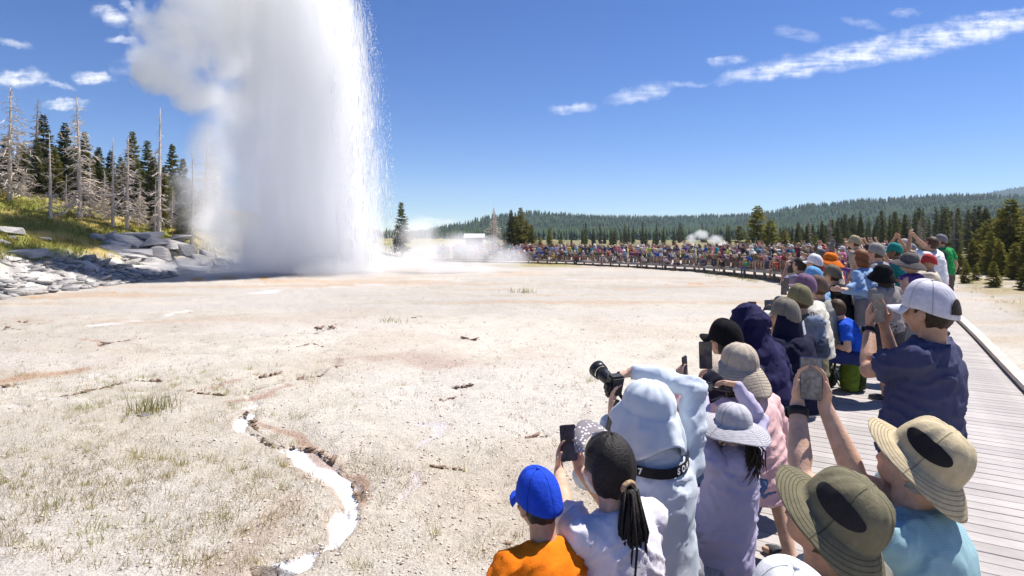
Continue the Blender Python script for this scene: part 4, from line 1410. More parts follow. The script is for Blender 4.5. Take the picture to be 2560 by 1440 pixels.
def ellipsoid(mb, c, r, M=None):
    global ICO
    if ICO is None:
        bm = bmesh.new()
        bmesh.ops.create_icosphere(bm, subdivisions=2, radius=1)
        ICO = ([v.co.copy() for v in bm.verts], [tuple(v.index for v in f.verts) for f in bm.faces])
        bm.free()
    vs = [Vector((v.x * r[0], v.y * r[1], v.z * r[2])) for v in ICO[0]]
    if M is not None:
        vs = [M @ v for v in vs]
    c = Vector(c)
    mb.add([v + c for v in vs], ICO[1])
def limb(mb, pts, rad, seg=10):
    pts = [Vector(p) for p in pts]
    mb.tube(pts, rad, seg)
    for p, r_ in ((pts[0], rad[0]), (pts[-1], rad[-1])):
        ellipsoid(mb, p, (r_, r_, r_))
    for p, r_ in zip(pts[1:-1], rad[1:-1]):
        ellipsoid(mb, p, (r_ * .99,) * 3)

def displace(me, f):
    n = len(me.vertices)
    co = np.empty(n * 3, np.float32)
    no = np.empty(n * 3, np.float32)
    me.vertices.foreach_get('co', co)
    me.vertices.foreach_get('normal', no)
    co, no = co.reshape(-1, 3), no.reshape(-1, 3)
    co = co + no * f(co)[:, None].astype(np.float32)
    me.vertices.foreach_set('co', co.ravel())
    me.update()
    return me

def cloth(col, key='cloth', stripes=None):
    nm = '%s_%02x%02x%02x' % ((key,) + tuple(int(min(1, c) * 255) for c in col))
    return mat(nm, col, .88, .10, 7.0, .35, 22.0, .15)
def hatcloth(col, kind):
    nm = 'hat_%s_%02x%02x%02x' % ((kind,) + tuple(int(min(1, c) * 255) for c in col))
    if nm in MATS:
        return MATS[nm]
    m = bpy.data.materials.new(nm)
    m.use_nodes = True
    t = NT(m.node_tree)
    p = m.node_tree.nodes['Principled BSDF']
    P = t.n('ShaderNodeTexCoord').outputs['Object']
    X, Y, Z = t.n('ShaderNodeSeparateXYZ', _0=P).outputs
    th = t.m('ARCTAN2', X, t.m('ADD', Y, .006))
    r_ = t.m('SQRT', t.m('ADD', t.m('MULTIPLY', X, X), t.m('MULTIPLY', Y, Y)))
    n1 = t.noise(P, 30.0, 5, .65)
    n2 = t.noise(P, 260.0, 2, .5)
    if kind == 'cap':
        sm = t.m('ABSOLUTE', t.m('SUBTRACT', t.m('FRACT', t.m('ADD', t.m('MULTIPLY', th, 6 / (2 * math.pi)), .5)), .5))
        line = t.smooth(t.m('MULTIPLY', sm, r_), .0026, .0010)
        line = t.m('MULTIPLY', line, t.smooth(r_, .012, .02))
    else:
        rings = t.m('ABSOLUTE', t.m('SUBTRACT', t.m('FRACT', t.m('MULTIPLY', r_, 105.0)), .5))
        line = t.m('MULTIPLY', t.smooth(rings, .14, .05), t.smooth(r_, .112, .118))
        sm = t.m('ABSOLUTE', t.m('SUBTRACT', t.m('FRACT', t.m('ADD', t.m('MULTIPLY', th, 4 / (2 * math.pi)), .5)), .5))
        line = t.m('MAXIMUM', line, t.m('MULTIPLY', t.smooth(t.m('MULTIPLY', sm, r_), .0022, .0008), t.smooth(r_, .015, .03)))
    f = t.m('MULTIPLY', t.smooth(n1, .3, .7, .88, 1.08), t.m('MULTIPLY_ADD', line, -.30, 1.0))
    vm = t.n('ShaderNodeVectorMath', dict(operation='SCALE'), _0=tuple(col), Scale=f)
    t.put(p.inputs['Base Color'], vm.outputs[0])
    p.inputs['Roughness'].default_value = .9
    p.inputs['Specular IOR Level'].default_value = .1
    h = t.m('ADD', t.m('MULTIPLY', n1, 1.0), t.m('ADD', t.m('MULTIPLY', n2, .12), t.m('MULTIPLY', line, -.6)))
    t.put(p.inputs['Normal'], t.n('ShaderNodeBump', Strength=.8, Distance=.006, Height=h).outputs[0])
    MATS[nm] = m
    return m
SKINS = {'fair': (.58, .36, .26), 'tan': (.46, .27, .18), 'warm': (.52, .31, .21), 'olive': (.40, .245, .16), 'brown': (.22, .125, .08)}
def skin(k):
    return mat('skin_' + k, SKINS[k], .6, .16, 24.0, .25, 90.0, .25)
HAIRS = {'black': (.020, .016, .015), 'darkbrown': (.035, .022, .015), 'brown': (.075, .045, .027), 'auburn': (.22, .085, .03), 'grey': (.30, .29, .28), 'blonde': (.36, .24, .11)}
def hairmat(k):
    return mat('hair_' + k, HAIRS[k], .52, .6, 190.0, .5, 190.0, .22, stretch=(1.2, .07, 1.0))

def solid(o, th=.003):
    md = o.modifiers.new('thick', 'SOLIDIFY')
    md.thickness = th
    md.offset = 1
    return o
def grid_faces(nu, nv, wrap=True):
    fs = []
    for i in range(nu - 1):
        for k in range(nv if wrap else nv - 1):
            fs.append((i * nv + k, i * nv + (k + 1) % nv, (i + 1) * nv + (k + 1) % nv, (i + 1) * nv + k))
    return fs
def smooth_me(name, vs, fs):
    me = bpy.data.meshes.new(name)
    me.from_pydata([tuple(v) for v in vs], [], fs)
    me.polygons.foreach_set('use_smooth', np.ones(len(me.polygons), bool))
    me.update()
    return me
# --- headwear in the head's own frame (x right, y front, z up, origin at ear level); k = head scale
def cap_meshes(k=1.0, hi=1.0, opening=False, backwards=False, res=1.0, seams=True):
    nv, nu = int(48 * res), int(12 * res) + 2
    vs = []
    zb = .020
    for i in range(nu):
        ph = (i / (nu - 1)) * math.pi / 2
        for j in range(nv):
            th = 2 * math.pi * j / nv
            c = math.cos(ph) ** .72
            m = 1.0
            if seams:
                for q in range(6):
                    dth = (th - q * math.pi / 3 + math.pi) % (2 * math.pi) - math.pi
                    m -= .022 * math.exp(-(dth / .06) ** 2) * math.cos(ph)
            front = max(0, math.cos(th))
            z = zb + .122 * hi * math.sin(ph) ** .95 + .012 * front * math.sin(ph * 1.6) - .034 * max(0, -math.cos(th)) * math.cos(ph) ** 2
            vs.append(Vector((.090 * c * m * math.sin(th), -.006 + .111 * c * m * math.cos(th), z)) * k)
    fs = grid_faces(nu, nv)
    if opening:
        fs = [f for f in fs if not (abs(((f[0] % nv) / nv * 2 * math.pi) - math.pi) < .50 and (f[0] // nv) / (nu - 1) < .32 + .0 - .45 * (abs(((f[0] % nv) / nv * 2 * math.pi) - math.pi) / .5) ** 2 * .3 and (f[0] // nv) > 0)]
    crown = smooth_me('cap', vs, fs)
    nb, mbm = int(22 * res) + 2, 7
    bv = []
    for i in range(mbm):
        f = i / (mbm - 1)
        for j in range(nb):
            th = (-1.12 + 2.24 * j / (nb - 1))
            ix, iy = .087 * math.sin(th), -.006 + .107 * math.cos(th)
            reach = .074 * (max(0, math.cos(th * 1.22)) ** .55)
            ox, oy = ix * (1 + .06 * f), iy + reach * f
            side = (th / 1.12) ** 2
            bv.append(Vector((ox, oy, zb + .004 - .014 * f - .020 * side * f - .004 * side)) * k)
    brim = smooth_me('brim', bv, [tuple(reversed(f)) for f in grid_faces(mbm, nb, False)])
    bb = MB()
    ellipsoid(bb, Vector((0, -.006, zb + .124 * hi)) * k, (.008 * k, .008 * k, .005 * k))
    return crown, brim, bb.mesh('button', True)
def sunhat_mesh(k=1.0, front=.095, sidew=.085, back=.10, droop=.035, crown_h=.105, backdrop=.05, res=1.0, ripple=0.0, flop=0.0, seed=0, round_=.75):
    nv = int(64 * res)
    nc, nb = int(9 * res) + 3, int(12 * res) + 3
    vs = []
    zb = .040
    rows = 0
    for i in range(nb):                           # brim, from the rim inwards
        f = 1 - i / (nb - 1)
        for j in range(nv):
            th = 2 * math.pi * j / nv
            cf, cb, cs = max(0, math.cos(th)) ** 1.4, max(0, -math.cos(th)) ** 1.4, abs(math.sin(th)) ** 1.4
            wdt = (front * cf + back * cb + sidew * cs) / (cf + cb + cs)
            r_ = 1 + wdt * f / .1
            dz = -(droop * (1 + .4 * cs) + backdrop * cb) * f ** 1.35 + flop * math.sin(3 * th + seed) * f * f * .02 + .012 * cf * f
            dz += ripple * .0014 * math.sin(f * 44)
            vs.append(Vector((.092 * r_ * math.sin(th), -.004 + .108 * r_ * math.cos(th), zb + dz)) * k)
        rows += 1
    for i in range(1, nc):
        ph = i / (nc - 1) * math.pi / 2
        for j in range(nv):
            th = 2 * math.pi * j / nv
            c = math.cos(ph) ** round_ if ph < math.pi / 2 - 1e-6 else 0.0
            wr = 1 + .022 * math.sin(5 * th + 2 * ph + seed) * math.sin(2 * ph) + .012 * math.sin(13 * th + seed)* math.sin(2 * ph)
            vs.append(Vector((.092 * c * wr * math.sin(th), -.004 + .108 * c * wr * math.cos(th), zb + crown_h * math.sin(ph) ** .9 * wr)) * k)
        rows += 1
    return smooth_me('sun_hat', vs, grid_faces(rows, nv))
def vent_mesh(k, side, crown_h=.105, round_=.75, seed=0):
    """dark mesh window set into the side of a sun hat's crown"""
    vs, n, m = [], 31, 9
    for i in range(m):
        for j in range(n):
            u, v = math.sin((j / (n - 1) - .5) * math.pi), i / (m - 1) * 2 - 1
            th = side * (math.pi / 2 - .1) + u * .72
            ph = .46 + v * .25 * math.sqrt(max(0, 1 - u * u))
            c = math.cos(ph) ** round_
            wr = 1.035 + .022 * math.sin(5 * th + 2 * ph + seed) * math.sin(2 * ph) + .012 * math.sin(13 * th + seed) * math.sin(2 * ph)
            vs.append(Vector((.092 * c * wr * math.sin(th), -.004 + .108 * c * wr * math.cos(th), .040 + crown_h * math.sin(ph) ** .9 * wr)) * k)
    return smooth_me('mesh_vent', vs, grid_faces(m, n, False))
def opening_mesh(k):
    """the half-round gap above the strap at the back of a cap, hair showing"""
    vs, n, m = [], 17, 6
    for i in range(m):
        for j in range(n):
            u, v = j / (n - 1) * 2 - 1, i / (m - 1)
            th = math.pi + u * .50
            ph = .16 + v * .50 * math.sqrt(max(0, 1 - u * u))
            c = math.cos(ph) ** .72
            z = .020 + .122 * math.sin(ph) ** .95 - .034 * max(0, -math.cos(th)) * math.cos(ph) ** 2
            vs.append(Vector((.0945 * c * math.sin(th), -.006 + .1160 * c * math.cos(th), z)) * k)
    return smooth_me('rear_opening', vs, grid_faces(m, n, False))
def hair_mesh(k=1.0, style='short', res=1.0, seed=0, hatted=False):
    nu, nv = int(22 * res) + 4, int(36 * res) + 4
    vs, keep = [], []
    for i in range(nu):
        ph = -math.pi / 2 + math.pi * i / (nu - 1)
        for j in range(nv):
            th = 2 * math.pi * j / nv
            x, y, z = math.cos(ph) * math.sin(th), math.cos(ph) * math.cos(th), math.sin(ph)
            b = (1.03 if hatted else 1.10) + .02 * math.sin(9 * th + 3 * ph + seed) + (.04 if style != 'short' else 0)
            vs.append(Vector((.077 * x * b, -.006 + .097 * y * b, .022 + .106 * z * b)) * k)
            front = math.cos(th)
            line = .050 if front > .45 else (.0 if front > -.1 else (-.068 if style == 'short' else -.095))
            keep.append(vs[-1].z / k > line - .02 * max(0, -front) and not (hatted and vs[-1].z / k > .058))
    fs = [f for f in grid_faces(nu, nv) if all(keep[i] for i in f)]
    return smooth_me('hair', vs, fs)

def rotm(yaw, pitch, roll):
    return (Matrix.Rotation(R(yaw), 3, 'Z') @ Matrix.Rotation(R(pitch), 3, 'X') @ Matrix.Rotation(R(roll), 3, 'Y'))

class Person:
    def __init__(s, pose='sit', lean=4, hunch=6, twist=0, side=0, head=(0, 8, 0), build=1.0, lift=0.0, knee_out=.10, feet=None, legs=None, kneel=False):
        """skeleton in local metres: facing +Y, origin at the seat (sit) or between the feet (stand)"""
        s.pose, s.build = pose, build
        s.hip = Vector((0, 0, .10 if pose == 'sit' else .93))
        s.cs, s.ax, s.fw = [], [], []
        T = [0, .06, .13, .21, .29, .37, .43, .47, .50]
        p = s.hip - Vector((0, 0, .06))
        last = 0
        for t in T:
            th = R(lean) * min(1, .35 + t / .25) + R(hunch) * t / .5
            d = Vector((math.sin(R(side)) , math.sin(th), math.cos(th))).normalized()
            p = p + d * (t - last)
            last = t
            X = Matrix.Rotation(R(twist) * t / .5, 3, 'Z') @ Vector((1, 0, 0))
            X = (X - d * X.dot(d)).normalized()
            s.cs.append(p.copy()); s.ax.append(X); s.fw.append(d.cross(X))
            s.up = d
        s.T = T
        s.neck = s.cs[-1]
        sh = s.cs[6]
        s.sho = {1: sh + s.ax[6] * .172 * build + s.up * (.0 + lift), -1: sh - s.ax[6] * .172 * build + s.up * (.0 + lift)}
        s.HM = rotm(*head)
        s.headc = s.neck + s.up * .062 + Vector((0, .012, 0)) + (s.HM @ Vector((0, .012, .062)))
        # legs
        s.leg = {}
        for q in (1, -1):
            h = s.hip + Vector((q * .092, 0, -.02))
            if legs and q in legs:
                kn, an = Vector(legs[q][0]), Vector(legs[q][1])
            elif pose == 'sit':
                kn = Vector((q * (.10 + knee_out * .6), .43, .075))
                an = Vector((q * (.10 + knee_out * .4), .45, -.37))
            else:
                kn = Vector((q * .10, .02, .50))
                an = Vector((q * .115, -.02, .085))
            s.leg[q] = (h, kn, an)
        s.arm = {}
    def set_arm(s, q, wrist, pole=(0, -.3, -1), F=None, N=None, curl=20, open_=False):
        S_ = s.sho[q]
        Wp = Vector(wrist)
        L1, L2 = .285, .255
        d = Wp - S_
        D = d.length
        k = max(1.0, min(1.12, D / (L1 + L2 - .005)))
        L1, L2 = L1 * k, L2 * k
        if D > L1 + L2 - .004:
            Wp = S_ + d * ((L1 + L2 - .004) / D)
            d = Wp - S_
            D = d.length
        u = d / D
        a = (L1 * L1 - L2 * L2 + D * D) / (2 * D)
        h = math.sqrt(max(1e-6, L1 * L1 - a * a))
        po = Vector(pole)
        po = po - u * po.dot(u)
        po = po.normalized() if po.length > 1e-5 else Vector((0, 0, -1))
        E_ = S_ + u * a + po * h
        fd = (Wp - E_).normalized()
        F_ = Vector(F).normalized() if F is not None else fd
        N_ = Vector(N) if N is not None else Vector((-q, 0, 0))
        N_ = (N_ - F_ * N_.dot(F_)).normalized()
        s.arm[q] = (S_, E_, Wp, F_, N_, curl)
    def rest_arms(s):
        for q in (1, -1):
            if q in s.arm:
                continue
            if s.pose == 'sit':
                s.set_arm(q, Vector((q * .10, .27, .20)), (q * .8, -.5, -.6), (-q * .3, 1, -.1), (0, 0, -1), 25)
            else:
                s.set_arm(q, s.sho[q] + Vector((q * .10, .04, -.50)), (q * .3, -1, 0), (0, .15, -1), (-q, 0, 0), 22)
    # ---- surfaces
    def hand(s, mb, q, seg=7):
        S_, E_, Wp, F_, N_, curl = s.arm[q]
        Sd = F_.cross(N_) * (1 if q == 1 else -1)     # towards the thumb
        k = .95 * s.build ** .5
        ring_tube(mb, [Wp - F_ * .01, Wp + F_ * .025 * k, Wp + F_ * .06 * k, Wp + F_ * .092 * k], [Sd] * 4, [N_] * 4, [.024, .034 * k, .040 * k, .039 * k], [.020, .017, .015, .012], 10)
        ellipsoid(mb, Wp, (.026, .026, .026))
        for i, (o, L) in enumerate(((1.5, .068), (.5, .078), (-.5, .073), (-1.5, .056))):
            b = Wp + F_ * .088 * k + Sd * (o * .0195 * k)
            d = F_.copy()
            pts = [b]
            fan = Sd * (.05 * o)
            for j, f in enumerate((.45, .32, .25)):
                a = R(curl * (.7 + .35 * j) + 3 * i)
                ang_ = R(curl) * 0
                d = (d * math.cos(a) + N_ * math.sin(a)).normalized()
                # keep bending in the F-N plane
                pts.append(pts[-1] + (d + fan).normalized() * L * f * k)
                N2 = N_
            mb.tube(pts, [.0092 * k, .0088 * k, .0080 * k, .0062 * k], seg)
            ellipsoid(mb, pts[-1], (.0066 * k,) * 3)
        b = Wp + F_ * .028 * k + Sd * .030 * k
        d1 = (F_ * .72 + Sd * .62 + N_ * .30).normalized()
        d2 = (F_ * .92 + Sd * .15 + N_ * .38).normalized()
        p1 = b + d1 * .038 * k
        p2 = p1 + d2 * .032 * k
        mb.tube([b, p1, p2], [.013 * k, .0105 * k, .0078 * k], seg)
        ellipsoid(mb, p2, (.0082 * k,) * 3)
        ellipsoid(mb, p1, (.0108 * k,) * 3)
    def head_prims(s, mb, infl=0.0):
        M, c = s.HM, s.headc
        E = lambda o, r_: ellipsoid(mb, c + M @ Vector(o), tuple(x + infl for x in r_), M)
        E((0, -.006, .022), (.076, .095, .103))
        E((0, .026, -.030), (.060, .066, .066))
        E((0, .040, -.072), (.036, .042, .032))           # jaw and chin
        if infl == 0:
            E((0, .094, .030), (.046, .012, .014))        # brow
            E((0, .098, -.008), (.0105, .014, .026))      # nose bridge
            E((0, .106, -.024), (.0155, .014, .012))      # nose tip
            E((0, .091, -.056), (.024, .010, .010))       # mouth
            E((.040, .076, -.022), (.020, .018, .020))    # cheeks
            E((-.040, .076, -.022), (.020, .018, .020))
            for q in (1, -1):
                E((q * .079, -.004, -.008), (.010, .021, .031))
    def body(s, vox, ratio, hands=True):
        mb = MB()
        b = s.build
        ra = [.150, .160, .148, .140, .150, .160, .150, .105, .060]
        rb = [.105, .112, .104, .102, .110, .112, .098, .075, .056]
        ring_tube(mb, s.cs, s.ax, s.fw, [x * b for x in ra], [x * b for x in rb], 16)
        limb(mb, [s.neck - s.up * .06, s.neck + s.up * .03, s.headc - s.HM @ Vector((0, .02, .03))], [.062, .056, .055])
        s.head_prims(mb)
        for q in (1, -1):
            S_, E_, Wp, F_, N_, cu = s.arm[q]
            f = E_.lerp(Wp, .28)
            limb(mb, [s.cs[6] + s.ax[6] * q * .10 * b, S_, S_.lerp(E_, .45), E_, f, E_.lerp(Wp, .7), Wp], [.06, .056 * b, .048 * b, .040, .041, .032, .0255])
            if hands:
                s.hand(mb, q)
            else:
                ellipsoid(mb, Wp + F_ * .06, (.042, .042, .05))
            h, kn, an = s.leg[q]
            limb(mb, [h, h.lerp(kn, .5), kn, kn.lerp(an, .3), kn.lerp(an, .7), an], [.088 * b, .074 * b, .056, .055, .042, .036])
            limb(mb, [an + Vector((0, -.02, -.02)), an + Vector((0, .10, -.045)), an + Vector((0, .17, -.052))], [.034, .024, .018] if hands else [.036, .034, .026])
        return fuse(mb, vox, 4, ratio, 'person')
    def shirt(s, vox, ratio, sleeve='short', infl=.016, long_=.0, hood=None, loose=0.0):
        mb = MB()
        b = s.build
        lo = s.cs[0] - s.up * (.04 + long_)
        cs = [lo] + s.cs
        ra = [.170 + loose, .168 + loose, .168 + loose, .158 + loose, .153 + loose * .8, .160 + loose * .5, .166 + loose * .3, .155, .112, .066]
        rb = [.128 + loose, .124 + loose, .124 + loose, .118 + loose, .116 + loose * .8, .118 + loose * .5, .118 + loose * .3, .102, .080, .062]
        ring_tube(mb, cs, [s.ax[0]] + s.ax, [s.fw[0]] + s.fw, [x * b + infl for x in ra], [x * b + infl for x in rb], 20)
        for q in (1, -1):
            S_, E_, Wp, F_, N_, cu = s.arm[q]
            if sleeve == 'none':
                limb(mb, [s.cs[6] + s.ax[6] * q * .07 * b, S_ + s.up * .0], [.068 * b, .060 * b])
                continue
            r0 = .060 * b + infl * .8
            root = s.cs[6] + s.ax[6] * q * .08 * b
            if sleeve == 'short':
                limb(mb, [root, S_, S_.lerp(E_, .35)], [.07 * b + infl * .5, r0, r0 * .98])
                mb.tube([S_, S_.lerp(E_, .3), S_.lerp(E_, .66)], [r0, r0, r0 * 1.05], 14)
            else:
                limb(mb, [root, S_, S_.lerp(E_, .5), E_, E_.lerp(Wp, .45), E_.lerp(Wp, .93)], [.068 * b + infl * .4, r0 * .93, .048 * b + infl, .042 + infl * .9, .038 + infl * .9, .029 + infl * .8])
        if hood == 'up':
            s.head_prims(mb, .024)
            limb(mb, [s.neck - s.up * .10 - s.fw[-1] * .02, s.neck - s.up * .01 - s.fw[-1] * .02, s.headc - s.HM @ Vector((0, .05, .02))], [.125, .112, .100])
            for fk in range(5):
                zz = -.10 + .035 * fk
                limb(mb, [s.headc + s.HM @ Vector((.115 * math.sin(a_), -.02 - .122 * math.cos(a_), zz + .02 * math.sin(fk * 2 + a_))) for a_ in (-1.1, -.5, .1, .6, 1.1)], [.008, .014, .016, .013, .008], 6)
            ellipsoid(mb, s.headc + s.HM @ Vector((0, -.05, .03)), (.09, .085, .105), s.HM)
        elif hood == 'cowl':
            ring_tube(mb, [s.neck - s.up * .03, s.neck + s.up * .02, s.neck + s.up * .06], [s.ax[-1]] * 3, [s.fw[-1]] * 3, [.13, .10, .085], [.10, .095, .08], 14)
        elif hood == 'down':
            c = s.neck - s.fw[-1] * .075 - s.up * .05
            ellipsoid(mb, c, (.125, .065, .085))
            ellipsoid(mb, s.neck - s.fw[-1] * .02, (.10, .075, .05))
        me = fuse(mb, vox, 3, 1.0, 'shirt')
        return me, ratio
    def bottoms(s, vox, ratio, kind='shorts', infl=.016):
        mb = MB()
        b = s.build
        cs = [s.cs[0] - s.up * .05] + s.cs[:3]
        ring_tube(mb, cs, [s.ax[0]] + s.ax[:3], [s.fw[0]] + s.fw[:3], [(.155) * b + infl, .162 * b + infl, .166 * b + infl * .8, .150 * b + infl * .7], [.115 * b + infl, .118 * b + infl, .118 * b + infl * .8, .108 * b + infl * .7], 16)
        for q in (1, -1):
            h, kn, an = s.leg[q]
            if kind == 'shorts':
                mb.tube([h, h.lerp(kn, .5), h.lerp(kn, .92)], [.094 * b + infl, .086 * b + infl, .082 * b + infl], 14)
                ellipsoid(mb, h, (.094 * b + infl,) * 3)
            else:
                limb(mb, [h, h.lerp(kn, .5), kn, kn.lerp(an, .4), kn.lerp(an, .96)], [.092 * b + infl, .080 * b + infl, .062 + infl, .056 + infl, .050 + infl])
        return fuse(mb, vox, 3, ratio, 'trousers')

def wrinkle(me, amp, seed, ratio=1.0):
    def f(co):
        sk = np.stack([co[:, 0] + .5 * co[:, 2], co[:, 1], co[:, 2] - .4 * co[:, 0]], 1)
        q = sk * np.array([5.5, 5.5, 15.0]) + fbm(co * 4.5, 2, seed + 5)[:, None] * 1.5
        rid = np.clip(1 - 2.2 * np.abs(vnoise(q, seed)), 0, 1) ** 1.5
        q2 = sk * np.array([14, 14, 26.0]) + fbm(co * 9, 2, seed + 15)[:, None] * 1.3
        rid2 = np.clip(1 - 2.4 * np.abs(vnoise(q2, seed + 3)), 0, 1) ** 1.5
        return amp * (1.9 * rid + .8 * rid2 - .7)
    displace(me, f)
    return me
def decimate(me, ratio, name):
    if ratio >= 1:
        return me
    o = bpy.data.objects.new('tmp', me)
    TMP.collection.objects.link(o)
    md = o.modifiers.new('d', 'DECIMATE')
    md.ratio = ratio
    TMP.view_layers[0].update()
    new = bpy.data.meshes.new_from_object(o.evaluated_get(TMP.view_layers[0].depsgraph))
    bpy.data.objects.remove(o)
    bpy.data.meshes.remove(me)
    new.name = name
    new.polygons.foreach_set('use_smooth', np.ones(len(new.polygons), bool))
    return new

LOD = {'near': (.0075, .34, .011, .45, .006), 'mid': (.013, .5, .016, .6, .007), 'far': (.026, .55, .030, .6, 0.0)}
def shoe_mesh(b=1.0):
    mb = MB()
    limb(mb, [(0, -.065, .045), (0, .03, .042), (0, .12, .034), (0, .175, .028)], [.040 * b, .043 * b, .044 * b, .030 * b])
    me = fuse(mb, .012, 3, .5, 'shoe')
    return me
SHOE = shoe_mesh()
def sole_mesh():
    mb = MB()
    n = 18
    vs = []
    for z in (0, .022):
        for k in range(n):
            a = 2 * math.pi * k / n
            y = math.sin(a)
            vs.append((.047 * math.cos(a) * (1 - .12 * (y < 0)), .055 + .150 * y, z - .012))
    mb.add(vs, [tuple(range(n))[::-1], tuple(range(n, 2 * n))] + [(k, (k + 1) % n, n + (k + 1) % n, n + k) for k in range(n)])
    return mb.mesh('sole')
SOLE = sole_mesh()

def finish(P, loc, rotz, s, spec, lod):
    """skin, clothes, hair, hat -> objects; returns the root"""
    vb, rb_, vc, rc, wr = LOD[lod]
    P.rest_arms()
    body = P.body(vb, rb_, lod != 'far')
    col = cloth if not spec.get('objcol') else None
    root = link('person', body, skin(spec.get('skin', 'warm')))
    root.location = loc
    root.rotation_euler = (0, 0, rotz)
    root.scale = (s, s, s)
    sd = spec.get('seed', 1)
    if spec.get('shirt') is not None:
        me, _ = P.shirt(vc, 1, spec.get('sleeve', 'short'), spec.get('infl', .016), spec.get('long', 0.0), spec.get('hood'), spec.get('loose', 0.0))
        if wr:
            wrinkle(me, wr * spec.get('wr', 1.0), sd)
        me = decimate(me, rc, 'shirt')
        nm = spec.get('shirt_name', 'shirt')
        o = link(nm, me, spec.get('shirt_mat') or cloth(spec['shirt']), root)
        spec['_shirt'] = o
    if spec.get('bottom') is not None:
        me = P.bottoms(vc, 1.0, spec.get('bottom_kind', 'shorts'))
        if wr:
            wrinkle(me, wr * .8, sd + 3)
        me = decimate(me, rc, 'trousers')
        link('shorts' if spec.get('bottom_kind', 'shorts') == 'shorts' else 'trousers', me, cloth(spec['bottom']), root)
    HM4 = Matrix.Translation(P.headc) @ P.HM.to_4x4()
    k = spec.get('headk', 1.0)
    def onhead(name, me, m, parent=None, th=.003, tf=None):
        o = link(name, me, m, parent or root)
        if parent is None:
            o.matrix_local = HM4 @ (tf if tf is not None else Matrix.Identity(4))
        if th:
            solid(o, th)
        return o
    res = {'near': 1.0, 'mid': .7, 'far': .35}[lod]
    hair = spec.get('hair', 'brown')
    if hair and spec.get('hood') != 'up':
        onhead('hair', hair_mesh(k, spec.get('hairstyle', 'short'), res, sd, bool(spec.get('hat'))), hairmat(hair), th=.006)
    st = spec.get('hairstyle')
    if st in ('ponytail', 'long') and hair:
        mb = MB()
        c = P.headc + P.HM @ Vector((0, -.10, -.01))
        if st == 'ponytail':
            n = 110 if lod == 'near' else 8
            r_ = random.Random(sd)
            for i in range(n):
                o1 = Vector((r_.gauss(0, .011), r_.gauss(0, .009), 0))
                o2 = Vector((r_.uniform(-.06, .06), r_.uniform(-.035, .035), 0))
                L = spec.get('tail', .30) * r_.uniform(.75, 1.12)
                wv = r_.uniform(-.03, .03)
                mb.tube([c + o1 * .5 + P.HM @ Vector((0, .03, .0)), c + o1 + Vector((0, -.035, -.01)), c + o1 * 1.6 + o2 * .3 + Vector((wv, -.055, -L * .35)), c + o1 * 1.2 + o2 * .8 + Vector((0, -.05, -L * .7)), c + o2 * 1.2 + Vector((wv, -.04, -L))],
                        ([.005, .0055, .005, .0038, .0008] if lod == 'near' else [.014, .017, .017, .013, .003]), 5)
        else:
            for i in range(12):
                a = -1.5 + 3.0 * i / 11
                p0 = P.headc + P.HM @ Vector((.082 * math.sin(a), -.09 * math.cos(a), .0))
                L = spec.get('tail', .24)
                mb.tube([p0 + Vector((0, .02, .03)), p0, p0 + Vector((0, -.02, -L * .5)), p0 + Vector((0, -.01, -L))], [.012, .026, .026, .008], 6)
        o = mb.build('ponytail' if st == 'ponytail' else 'long_hair', hairmat(hair), root, True)
    hat = spec.get('hat')
    if hat:
        hm = spec.get('hat_mat') or hatcloth(spec['hatcol'], 'cap' if hat == 'cap' else 'brim')
        if hat == 'cap':
            c, b, bt = cap_meshes(k * 1.03, 1.0, res=max(.45, res))
            tf = Matrix.Rotation(R(spec.get('hat_yaw', 0)), 4, 'Z')
            o = onhead('cap', c, hm, tf=tf)
            bm_ = cloth(spec['brimcol'], 'hatcloth') if spec.get('brimcol') else hm
            onhead('brim', b, bm_, o, th=.004)
            if spec.get('opening'):
                onhead('rear_opening', opening_mesh(k * 1.03), hairmat(hair), o, th=0)
            if lod == 'near':
                onhead('button', bt, hm, o, th=0)
        elif hat == 'sunhat':
            kw = spec.get('hatkw', {})
            o = onhead('sun_hat', sunhat_mesh(k * 1.04, res=max(.4, res), seed=sd, **kw), hm)
            if spec.get('vent'):
                for q in (1, -1):
                    onhead('mesh_vent', vent_mesh(k * 1.04, q, kw.get('crown_h', .105), kw.get('round_', .75), sd), mat('vent_mesh', (.018, .016, .018), .9, .2, 200), o, th=0)
        elif hat == 'visor':
            c, b, bt = cap_meshes(k * 1.02, .6, False, res=1)
            o = onhead('visor', b, hm)
        spec['_hat'] = o
    if lod != 'far':
        M = P.HM
        for q in (1, -1):
            mb = MB()
            ellipsoid(mb, P.headc + M @ Vector((q * .033, .080, .008)), (.0125, .0125, .0125))
            eo = mb.build('eye', mat('eye_white', (.55, .53, .50), .25, 0), root, True)
            mb = MB()
            ellipsoid(mb, P.headc + M @ Vector((q * .033, .0895, .007)), (.0058, .0045, .0058))
            mb.build('iris', mat('iris', (.03, .018, .012), .2, 0), eo, True)
        for q in (1, -1):
            h, kn, an = P.leg[q]
            o = link('shoe', SHOE, None, root)
            if not SHOE.materials:
                SHOE.materials.append(None)
            o.material_slots[0].link = 'OBJECT'
            o.material_slots[0].material = cloth(spec.get('shoe', (.07, .07, .08)), 'shoe')
            o.location = an + Vector((0, -.01, -.085))
            o.rotation_euler = (0, 0, q * -.15)
            so = link('sole', SOLE, mat('shoe_sole', (.55, .53, .5), .8), o)
    if spec.get('label'):
        root['label'] = spec['label']
        root['category'] = 'person'
        if spec.get('group'):
            root['group'] = spec['group']
    return root

